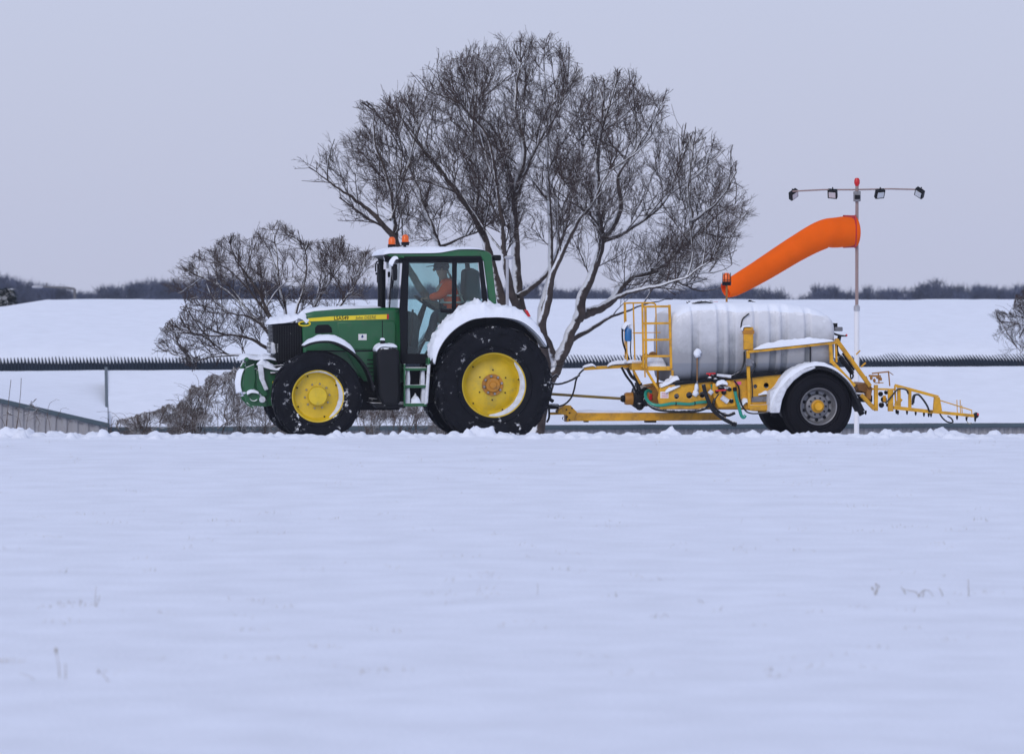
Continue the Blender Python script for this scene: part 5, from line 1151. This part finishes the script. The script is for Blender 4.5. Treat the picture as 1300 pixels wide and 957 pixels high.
MB().lathe(L(793, 506, -.05), [(.001, 0), (.085, 0), (.095, .03), (.095, .09), (.10, .10), (.10, .12), (.001, .12)], 20, (1, 0, 0)).build('pump_flange', FLANGE, ST)
mb = MB(); c = L(813, 504, -.05); mb.lathe(c - Vector((.12, 0, 0)), [(.001, 0), (.14, 0), (.17, .05), (.18, .12), (.13, .22), (.12, .27), (.001, .27)], 20, (1, 0, 0))
mb.ball(c + Vector((0, -.12, .10)), .09, 12).ball(c + Vector((.07, -.13, -.06)), .08, 12).ball(c + Vector((-.03, -.10, -.13)), .07, 12); mb.box(c + Vector((-.08, -.15, .08)), c + Vector((.0, .05, .22))).build('pump', BLKS, ST)
mb = MB(); mb.prism(pl([(822, 492), (830, 489), (838, 494), (838, 518), (826, 516), (820, 504)], -.2), -.3, .3).build('pump_bracket', OCHR, ST, bev=.01)
MB().box(L(824, 508, -.32), L(828, 500, -.30)).build('red_fitting', RED, ST, bev=.01)
# hose support arm
mb = MB(); mb.beam(L(741, 468, -.2), L(815, 463.5, -.2), .05, .03).build('hose_arm', OCHS, ST, bev=.004)
snow_cap('snow', [(740, 467), (752, 464.5), (757, 466.5)], -.235, -.16, [2.5, 3, 1], ST); snow_cap('snow', [(771, 465.5), (780, 462.5), (800, 461.8), (812, 462.5)], -.25, -.14, [1, 4, 4.5, 3], ST)
mb = MB(); hose([(741, 469), (736, 474), (731.5, 482), (729, 494), (725, 505), (717, 513), (708, 515.5), (696, 514)], -.22, .014, mb); mb.build('hydraulic_hose', HOSE, ST)
mb = MB(); hose([(696, 485), (706, 487.5), (716, 486), (728, 481), (736, 476)], -.30, .016, mb); mb.build('hydraulic_hose', HOSE, ST)
mb = MB(); hose([(789, 466), (795, 477), (803, 488), (808, 500)], -.28, .018, mb); mb.build('hydraulic_hose', HOSE, ST)
mb = MB(); hose([(796, 467), (802, 478), (809, 484), (812, 496)], -.34, .024, mb); mb.build('hydraulic_hose', HOSE, ST)
mb = MB(); hose([(790, 420), (791, 435), (797, 452), (804, 470), (806, 480), (812, 492)], -.42, .014, mb); mb.build('hydraulic_hose', HOSE, ST)
mb = MB(); hose([(801, 432), (800.5, 445), (802, 458)], -.35, .009, mb); mb.build('hydraulic_hose', HOSE, ST)
# ladder, platform, rails
LV = -.70
mb = MB()
for x0_, x1_, y0_, y1_, w_ in ((815.5, 817, 385, 468, .028), (819.3, 820.3, 388, 468, .034), (849.8, 852, 387, 468, .036)): mb.beam(L(x0_, y0_, LV), L(x1_, y1_, LV), w_, .04)
for y in (389, 410.3, 431.2, 452): mb.beam(L(817, y + .3, LV), L(851, y, LV), .032, .05, (0, 1, 0))
mb.build('ladder', OCH, ST, bev=.004)
mb = MB(); mb.beam(L(832.6, 390, .1), L(833.6, 450, .1), .018, .02).beam(L(803, 422.5, .1), L(851, 422, .1), .012, .012).build('rear_rail', OCH, ST, bev=.003)
mb = MB(); hose([(792.5, 385), (806, 384.6), (826, 384.6), (831.5, 386), (832.5, 390)], -.45, .013, mb, 4)
for x0_, x1_ in ((793.8, 796.3), (804, 806)): mb.beam(L(x0_, 385, -.45), L(x1_, 458, -.45), .02, .02)
mb.beam(L(804, 423, -.45), L(816, 423, -.45), .014, .014); mb.tube([L(792.5, 385, -.45), L(792.5, 385, .25), L(794, 458, .25)], .012, 6).build('guard_rail', OCH, ST, bev=.002)
mb = MB(); mb.box(L(816, 470.4, LV), (L(856, 0 + 468, LV).x, .35, L(0, 467, LV).z)); mb.box(L(802, 470, -.55), (L(818, 460, -.55).x, .1, L(0, 461, -.55).z)).build('platform', OCHS, ST, bev=.006)
snow_cap('snow', [(820, 466.8), (832, 466.8), (848, 466.8)], LV + .05, .3, [9, 12, 9], ST, nz=.5, freq=6); snow_cap('snow', [(797, 461), (806, 460.5), (815, 461)], -.56, .05, [3, 5, 3], ST, nz=.4)
mb = MB()
mb.beam(L(821, 470.5, LV), L(837, 497, LV), .036, .04); mb.beam(L(853.5, 470, LV), L(853.8, 483, LV), .034, .04); mb.beam(L(835, 470, -.1), L(835, 486, -.1), .03, .03); mb.beam(L(804, 470, -.5), L(813, 487, -.5), .034, .03); mb.tube([L(818.5, 468, LV - .03), L(819, 479, LV - .03)], .012, 6)
mb.each('platform_strut', OCH, ST, bev=.003)
mb = MB(); c = L(820, 455, -.2); mb.lathe(c, [(.001, -.03), (.07, -.03), (.075, .03), (.001, .03)], 22); c = L(829, 452, .1); mb.lathe(c, [(.001, -.03), (.065, -.03), (.07, .03), (.001, .03)], 20); mb.lathe(c, [(.001, -.05), (.02, -.05), (.022, -.03)], 8).each('hose_reel', OCHR, ST)
mb = MB(); c = L(797.5, 424, -.5); mb.lathe(c - Vector((0, 0, .11)), [(.001, 0), (.045, .0), (.055, .03), (.055, .17), (.035, .22), (.02, .235), (.001, .235)], 20, (0, 0, 1)).build('blue_container', BLUE, ST)
snow_cap('snow', [(792.5, 419), (797, 412.5), (803, 413)], -.57, -.44, [4, 4.5, 3], ST, nz=.4); MB().ball(L(791, 418, -.5), .03, 8).build('container_cap', BLKS, ST)
# level gauge with a snow lump
mb = MB(); mb.tube([L(885, 487, TV - .03), L(885, 454, TV - .03)], .008, 6).build('level_gauge', OCHR, ST)
MB().ball(L(885, 448.5, TV - .03), .062, 14, (.9, .6, 1.1), .45).build('snow', SNOW, ST, angle=180)
MB().ball(L(884.5, 492, TV - .02), .045, 10, (.7, .6, 1.7), .5).ball(L(883, 499, TV - .02), .05, 10, (1, .6, 1), .5).build('snow', SNOW, ST, angle=180)
MB().lathe(L(885, 487, TV - .03), [(.016, 0), (.016, .04)], 8, (0, 0, 1)).build('gauge_socket', STEEL, ST)
snow_cap('snow', [(839, 492), (849, 488), (858, 483), (863, 482)], FV - .04, FV + .12, [4, 5, 6, 3], ST, nz=.7, freq=14); snow_cap('snow', [(845, 499), (856, 494), (864, 490)], FV - .05, FV + .02, [3, 4, 2], ST, nz=.7, freq=14)
# decals
pr('white_notice', [(838.4, 497.2), (848.6, 497.2), (848.6, 505.4), (838.4, 505.4)], FV - .019, FV - .0165, WHITEP, ST, bev=0)
mb = MB()
for i in range(4): mb.prism(pl([(839.4, 498.6 + i * 1.8), (847.6, 498.6 + i * 1.8), (847.6, 499.2 + i * 1.8), (839.4, 499.2 + i * 1.8)], FV), FV - .021, FV - .0195)
mb.build('notice_lines', RED, ST, smooth=False)
pr('pink_label', [(931, 485), (941, 484.2), (941, 488.2), (931, 489)], FV - .019, FV - .0165, mat('pink_label_print', (.75, .10, .25), .5), ST, bev=0)
# valve block
mb = MB(); VV_ = FV - .1
pr('valve_box', [(905, 486), (925, 483), (934, 486), (935, 516), (912, 518), (904, 500)], VV_ - .02, FV - .02, OCH, ST, bev=.02)
for x_, y_, r_ in ((901, 481, .038), (908, 483, .04), (905, 478, .03), (917, 491, .035), (926, 494, .035), (919, 498, .04), (928.5, 509, .035), (910, 497, .03)): mb.ball(L(x_, y_, VV_ - .03), r_, 10, (1, .9, 1))
mb.tube([L(901, 484, VV_), L(901, 474, VV_)], .02, 8).tube([L(907, 484, VV_), L(907, 475, VV_)], .02, 8).tube([L(912, 493, VV_ - .04), L(926, 493, VV_ - .04)], .03, 8)
mb.each('valve_body', BLKS, ST)
mb = MB(); mb.beam(L(896.5, 474.4, VV_ - .03), L(908.5, 474, VV_ - .03), .022, .018); mb.beam(L(908.5, 496, VV_ - .1), L(922, 495, VV_ - .1), .024, .022); mb.ball(L(901, 475.5, VV_ - .03), .02, 8).each('valve_handle', RED, ST, bev=.005)
MB().tube([L(904, 496, VV_ - .05), L(900.5, 500, VV_ - .05)], .035, 10).tube([L(910, 476, VV_), L(928, 478, VV_)], [.02, .026], 8).tube([L(916, 504, VV_ - .05), L(924, 510, VV_ - .05)], .04, 10).each('pipe_fitting', SNOWD, ST)
snow_cap('snow', [(910, 490), (917, 487.5), (924, 489)], VV_ - .1, VV_, [3, 5, 3], ST, nz=.6, freq=16); snow_cap('snow', [(941, 518), (947, 511), (952, 513)], FV - .08, FV, [3, 5, 3], ST, nz=.6, freq=16); snow_cap('snow', [(963, 502), (972, 500.5), (983, 501)], FV - .06, FV + .0, [2, 3.5, 2], ST, nz=.5, freq=14)
def hz(name, pts, v, r_, m): mb = MB(); hose(pts, v, r_, mb); return mb.build(name, m, ST)
hz('green_hose', [(826.5, 497.5, -.5), (823, 495.8, -.55), (819.5, 499, -.62), (820.5, 506, -.72), (827, 512.5, -.80), (838, 514.5, -.84), (856, 512, -.84), (875, 513, -.84), (886, 511, -.84), (898, 510, -.84)], 0, .024, GHOSE)
hz('green_hose', [(933, 496), (934.5, 504), (938, 516), (941, 527), (944, 529.8), (946.5, 527)], -.93, .025, GHOSE)
hz('green_hose', [(903, 488), (904.5, 495), (906, 503)], -.86, .014, GHOSE)
mb = MB()
for x_, y_ in ((858, 512.3), (882, 511.8)): mb.lathe(L(x_, y_, -.84), [(.027, -.008), (.029, 0), (.027, .008)], 10, (1, 0, 0))
mb.lathe(L(933, 494, -.93), [(.03, -.03), (.032, .02), (.02, .03)], 10, (0, 0, 1)); mb.each('hose_clip', BLKM, ST)
hz('black_hose', [(822, 512, -.4), (832, 519, -.7), (850, 521.8, -.82), (866, 522.3, -.83), (884, 521.6, -.83), (896, 518, -.86), (900, 514, -.88)], 0, .023, HOSE)
hz('black_hose', [(893, 488), (895, 497), (899, 508), (905, 520), (915, 529), (925, 535), (932, 537)], -.92, .030, HOSE)
hz('black_hose', [(912, 500), (907, 508), (906, 516), (914, 524), (924, 527), (933, 524)], -.88, .024, HOSE)
hz('black_hose', [(932, 483), (938, 492), (939, 505), (944, 518), (953, 524.5), (975, 524)], -.86, .012, HOSE)
hz('black_hose', [(945, 446), (944.5, 460), (940, 471), (930, 477), (920, 479)], -.86, .014, HOSE)
hz('black_hose', [(940.5, 416), (943, 405), (951, 398)], -.80, .011, HOSE)
hz('black_hose', [(957, 458), (959, 465), (954.5, 475), (955, 490), (955.5, 505)], -.90, .009, HOSE)
MB().lathe(L(931, 537.5, -.92), [(.04, -.03), (.042, .04), (.03, .05)], 12, (1, 0, -.2)).build('hose_end', BLKS, ST)
# upright with manifold, fold beam
mb = MB(); mb.beam(L(949.5, 445, -.84), L(951, 519, -.84), .05, .05).build('upright_post', OCHS, ST, bev=.006)
MB().box(L(944.6, 444, -.86), L(955.2, 415.5, -.78)).build('manifold_box', OCH, ST, bev=.012); snow_cap('snow', [(943, 420), (944.6, 415.5), (954, 415)], -.88, -.76, [1.5, 2, 2.5], ST)
MB().box(L(943.8, 424, -.87), L(956.0, 419, -.77)).build('manifold_rim', FLANGE, ST, bev=.004)
MB().box(L(947, 465, -.90), L(955, 455, -.86)).ball(L(956, 460, -.90), .03, 8).build('junction_box', STEEL, ST, bev=.01)
mb = MB(); mb.beam(L(950, 446.5, -.86), L(1062, 434.6, -.86), .042, .05).build('fold_beam', OCH, ST, bev=.005)
snow_cap('snow', [(957, 444), (975, 442.2), (1000, 439.6), (1030, 436.4), (1059, 433.2)], -.90, -.80, [3, 6.5, 8.5, 7, 3.5], ST, nz=.35)
mb = MB(); mb.beam(L(1054, 436, -.84), L(1055.5, 461, -.84), .05, .05).beam(L(1061, 434, -.80), L(1062, 460, -.80), .03, .03).beam(L(1056, 459, -.84), L(1085, 490, -.84), .05, .04).build('rear_upright', OCHS, ST, bev=.005)
mb = MB(); mb.beam(L(1061.5, 431, -.86), L(1104.5, 490, -.70), .062, .05).beam(L(1061.5, 431, .70), L(1104.5, 490, .60), .062, .05).each('lift_arm', OCH, ST, bev=.006)
MB().tube([L(1061.5, 432, -.8), L(1061.5, 432, .66)], .03, 8).build('pivot_shaft', OCHR, ST)
mb = MB(); mb.tube([L(1066, 452, -.7), L(1082, 474, -.65)], .038, 10).tube([L(1070, 448, -.6), L(1084, 470, -.6)], .022, 8).each('hydraulic_ram', BLKS, ST)
hz('black_hose', [(1063, 438), (1064, 448), (1072, 458), (1080, 468), (1083, 478), (1078, 482)], -.72, .014, HOSE); hz('black_hose', [(1062, 446), (1068, 460), (1078, 470), (1080, 480)], -.66, .012, HOSE)
# rear lamps on a bracket
mb = MB(); hose([(1049, 414), (1053, 420), (1060, 424), (1068, 426), (1074, 426)], -.5, .016, mb); mb.tube([L(1066, 426, -.5), L(1064, 436, -.5)], .03, 8).build('lamp_bracket', BLKS, ST)
MB().box(L(1053.4, 416, -.55), L(1061, 409.5, -.42)).build('work_light', BLKS, ST, bev=.012); MB().box(L(1059.5, 420.5, -.56), L(1068, 415, -.45)).build('work_light', STEEL, ST, bev=.012)
MB().ball(L(1074.5, 425.7, -.5), .02, 8).build('side_marker', RED, ST)
# trailer mudguards
tg = [(979, 524), (983, 508), (990, 494), (1001, 480), (1015, 470), (1032, 464.5), (1046, 464.5), (1060, 469.5), (1074, 480), (1084, 493), (1091, 507), (1098, 521)]
arc_guard('mudguard', tg, 5, -1.08, -.64, BLKS, ST); g2 = arc_guard('mudguard', tg, 5, -1.08, -.64, BLKS, ST); g2.location.y = 1.72
arc_guard('mudguard_liner', [(x, y + 4) for x, y in tg], 7, -.66, -.62, BLKM, ST)
snow_cap('snow', [(980, 523), (984, 508), (991, 494), (1002, 480.5), (1016, 470.5), (1032, 465), (1046, 465), (1060, 470), (1073, 480), (1083, 492), (1090, 505)], -1.10, -.66, [3.5, 4.5, 5, 5.5, 5.5, 5, 4.5, 3.5, 2.5, 1.5, .5], ST, nz=.3, pw=5, ns=16, freq=13)
pr('snow', [(978, 524), (982, 507), (990, 493), (1002, 479.5), (1016, 470), (1034, 464.8), (1036, 467), (1020, 474), (1008, 483), (999, 494), (993, 508), (990, 524)], -1.105, -1.07, SNOWD, ST, bev=.012)
pr('mudguard_stay', [(978, 497), (990, 490), (994, 486), (984, 504), (981, 523), (977, 523)], -1.06, -.80, SNOWD, ST, bev=.02)
# boom
BV = -.60
mb = MB()
for v_ in (-.60, .50):
    mb.beam(L(1112, 488.5, v_), L(1112, 521.5, v_), .055, .06); mb.beam(L(1130.5, 494, v_), L(1130.5, 522, v_), .08, .05)
    mb.beam(L(1107, 493.6, v_), L(1135, 494.2, v_), .03, .04); mb.beam(L(1093, 501, v_), L(1110, 519, v_), .06, .05)
mb.beam(L(1112, 490, -.62), L(1112, 490, .52), .05, .05, (0, 0, 1)).beam(L(1112, 519, -.62), L(1112, 519, .52), .05, .05, (0, 0, 1))
mb.build('boom_mount', OCHS, ST, bev=.005)
mb = MB(); mb.prism(pl([(1090, 488), (1106, 486), (1110, 494), (1104, 500), (1092, 496)], BV), -.5, .4); mb.prism(pl([(1101, 494), (1108, 494), (1106, 508), (1100, 506)], BV), -.58, -.4).tube([L(1098, 478, -.6), L(1104, 492, -.6)], .03, 8).build('boom_pivot', OCHR, ST, bev=.015)
mb = MB()
for x_, y_, r_ in ((1118, 500, .04), (1122, 507, .05), (1119, 514, .045), (1125, 498, .035), (1104, 508, .04), (1107, 515, .035), (1127, 514, .03)): mb.ball(L(x_, y_, -.45), r_, 10)
mb.each('boom_valve', BLKS, ST); MB().box(L(1121, 510, -.52), L(1124.5, 502, -.5)).box(L(1112, 486.5, -.3), L(1120, 485.2, -.2)).each('yellow_fitting', OCH, ST, bev=.006)
mb = MB(); mb.beam(L(1107, 474, -.5), L(1128.5, 471.8, -.5), .02, .03).beam(L(1128, 472, -.5), L(1129.6, 490, -.5), .016, .02).beam(L(1103, 477, -.5), L(1118, 477.5, -.5), .03, .03).tube([L(1128, 471.5, -.5), L(1134, 476, -.5)], .006, 5).tube([L(1115, 474, -.5), L(1116, 487, -.5)], .010, 6)
for x_, y_ in ((1106, 480), (1110, 483), (1114, 479), (1118, 481)): mb.ball(L(x_, y_, -.5), .024, 8, (1, 1, 1.2), .3)
mb.build('spring_bracket', OCHR, ST, bev=.003)
MB().tube([L(1087, 450, -.3), L(1092, 445, -.3)], .012, 6).tube([L(1093, 466, -.3), L(1099, 460.5, -.3)], .014, 6).each('marker_spur', OCH, ST)
def boom(v_):
    mb = MB()
    mb.beam(L(1136, 489, v_), L(1191, 503.8, v_), .044, .05); mb.beam(L(1134.5, 517.2, v_), L(1184, 522.8, v_), .055, .05); mb.beam(L(1180, 522.0, v_), L(1237, 527.8, v_), .048, .05)
    mb.beam(L(1141, 491, v_), L(1141.5, 518, v_), .05, .04); mb.beam(L(1155, 495, v_), L(1155, 519, v_), .046, .04); mb.beam(L(1136, 489, v_), L(1137.5, 518, v_), .02, .04)
    mb.prism(pl([(1186, 503), (1192.5, 504), (1195.5, 521), (1190, 524), (1184.5, 522)], v_), v_ - .03, v_ + .03)
    mb.beam(L(1193, 508, v_), L(1233.8, 520.8, v_), .018, .02); mb.beam(L(1233.6, 520.5, v_), L(1234, 527, v_), .014, .016)
    for x_, y0_ in ((1214.8, 507.5), (1218.9, 507.5), (1221, 514)): mb.beam(L(x_, y0_, v_), L(x_ + .6, 526, v_), .012, .014)
    mb.beam(L(1137, 515, v_), L(1144, 506, v_), .06, .03)
    ba = mb.build('boom_arm', OCHS, ST, bev=.003)
    mb = MB()
    for x_, y_ in ((1099, 521), (1138, 520), (1140, 521), (1151.5, 521), (1162.5, 522), (1173, 523.5), (1179, 524), (1182, 524), (1215, 527.5), (1227, 529), (1238, 530)): mb.lathe(L(x_, y_, v_) + Vector((0, 0, 0)), [(.001, .0), (.016, 0), (.018, -.03), (.012, -.05), (.008, -.065), (.001, -.065)], 8, (0, 0, 1))
    mb.each('nozzle', BLKM, ba)
    return ba
boom(BV); boom(.52)
MB().ball(L(1239, 527, BV), .05, 10, (.9, 1, 1), .3).build('boom_tip', BLKS, ST); MB().ball(L(1241, 526, BV - .02), .026, 8).build('tip_marker', RED, ST)
mb = MB(); c = L(1231, 533, BV); mb.tube([c + Vector((math.cos(t) * .045, 0, math.sin(t) * .055)) for t in np.linspace(.9, 5.4, 20)], .007, 6).build('hose_loop', mat('pale_hose', (.35, .32, .24), .5), ST)
hz('black_hose', [(1158.5, 514), (1159.5, 503), (1165, 500.5), (1171, 506), (1177, 515), (1180, 523)], BV - .04, .015, HOSE); hz('black_hose', [(1160, 512), (1162, 502), (1169, 503), (1176, 514)], BV - .01, .010, HOSE)
hz('black_hose', [(1193, 525), (1197, 531), (1203, 535.5), (1209.5, 536), (1208, 531.5), (1203, 528)], BV - .04, .012, HOSE)
hz('black_hose', [(1124, 512), (1132, 503), (1140, 494), (1150, 494.5), (1153, 500)], BV - .05, .013, HOSE)

# air
hb_ = MB().box((-260, -58, -6), (260, 640, 13)).build('haze', SNOW, None, smooth=False)
hm = bpy.data.materials.new('cold_air'); hm.use_nodes = True; n = hm.node_tree; n.nodes.clear(); o = n.nodes.new('ShaderNodeOutputMaterial'); v = n.nodes.new('ShaderNodeVolumePrincipled')
v.inputs['Color'].default_value = (.78, .84, .98, 1); v.inputs['Density'].default_value = .0002; v.inputs['Anisotropy'].default_value = 0
n.links.new(v.outputs[0], o.inputs['Volume']); hb_.data.materials.clear(); hb_.data.materials.append(hm); hb_['kind'] = 'stuff'
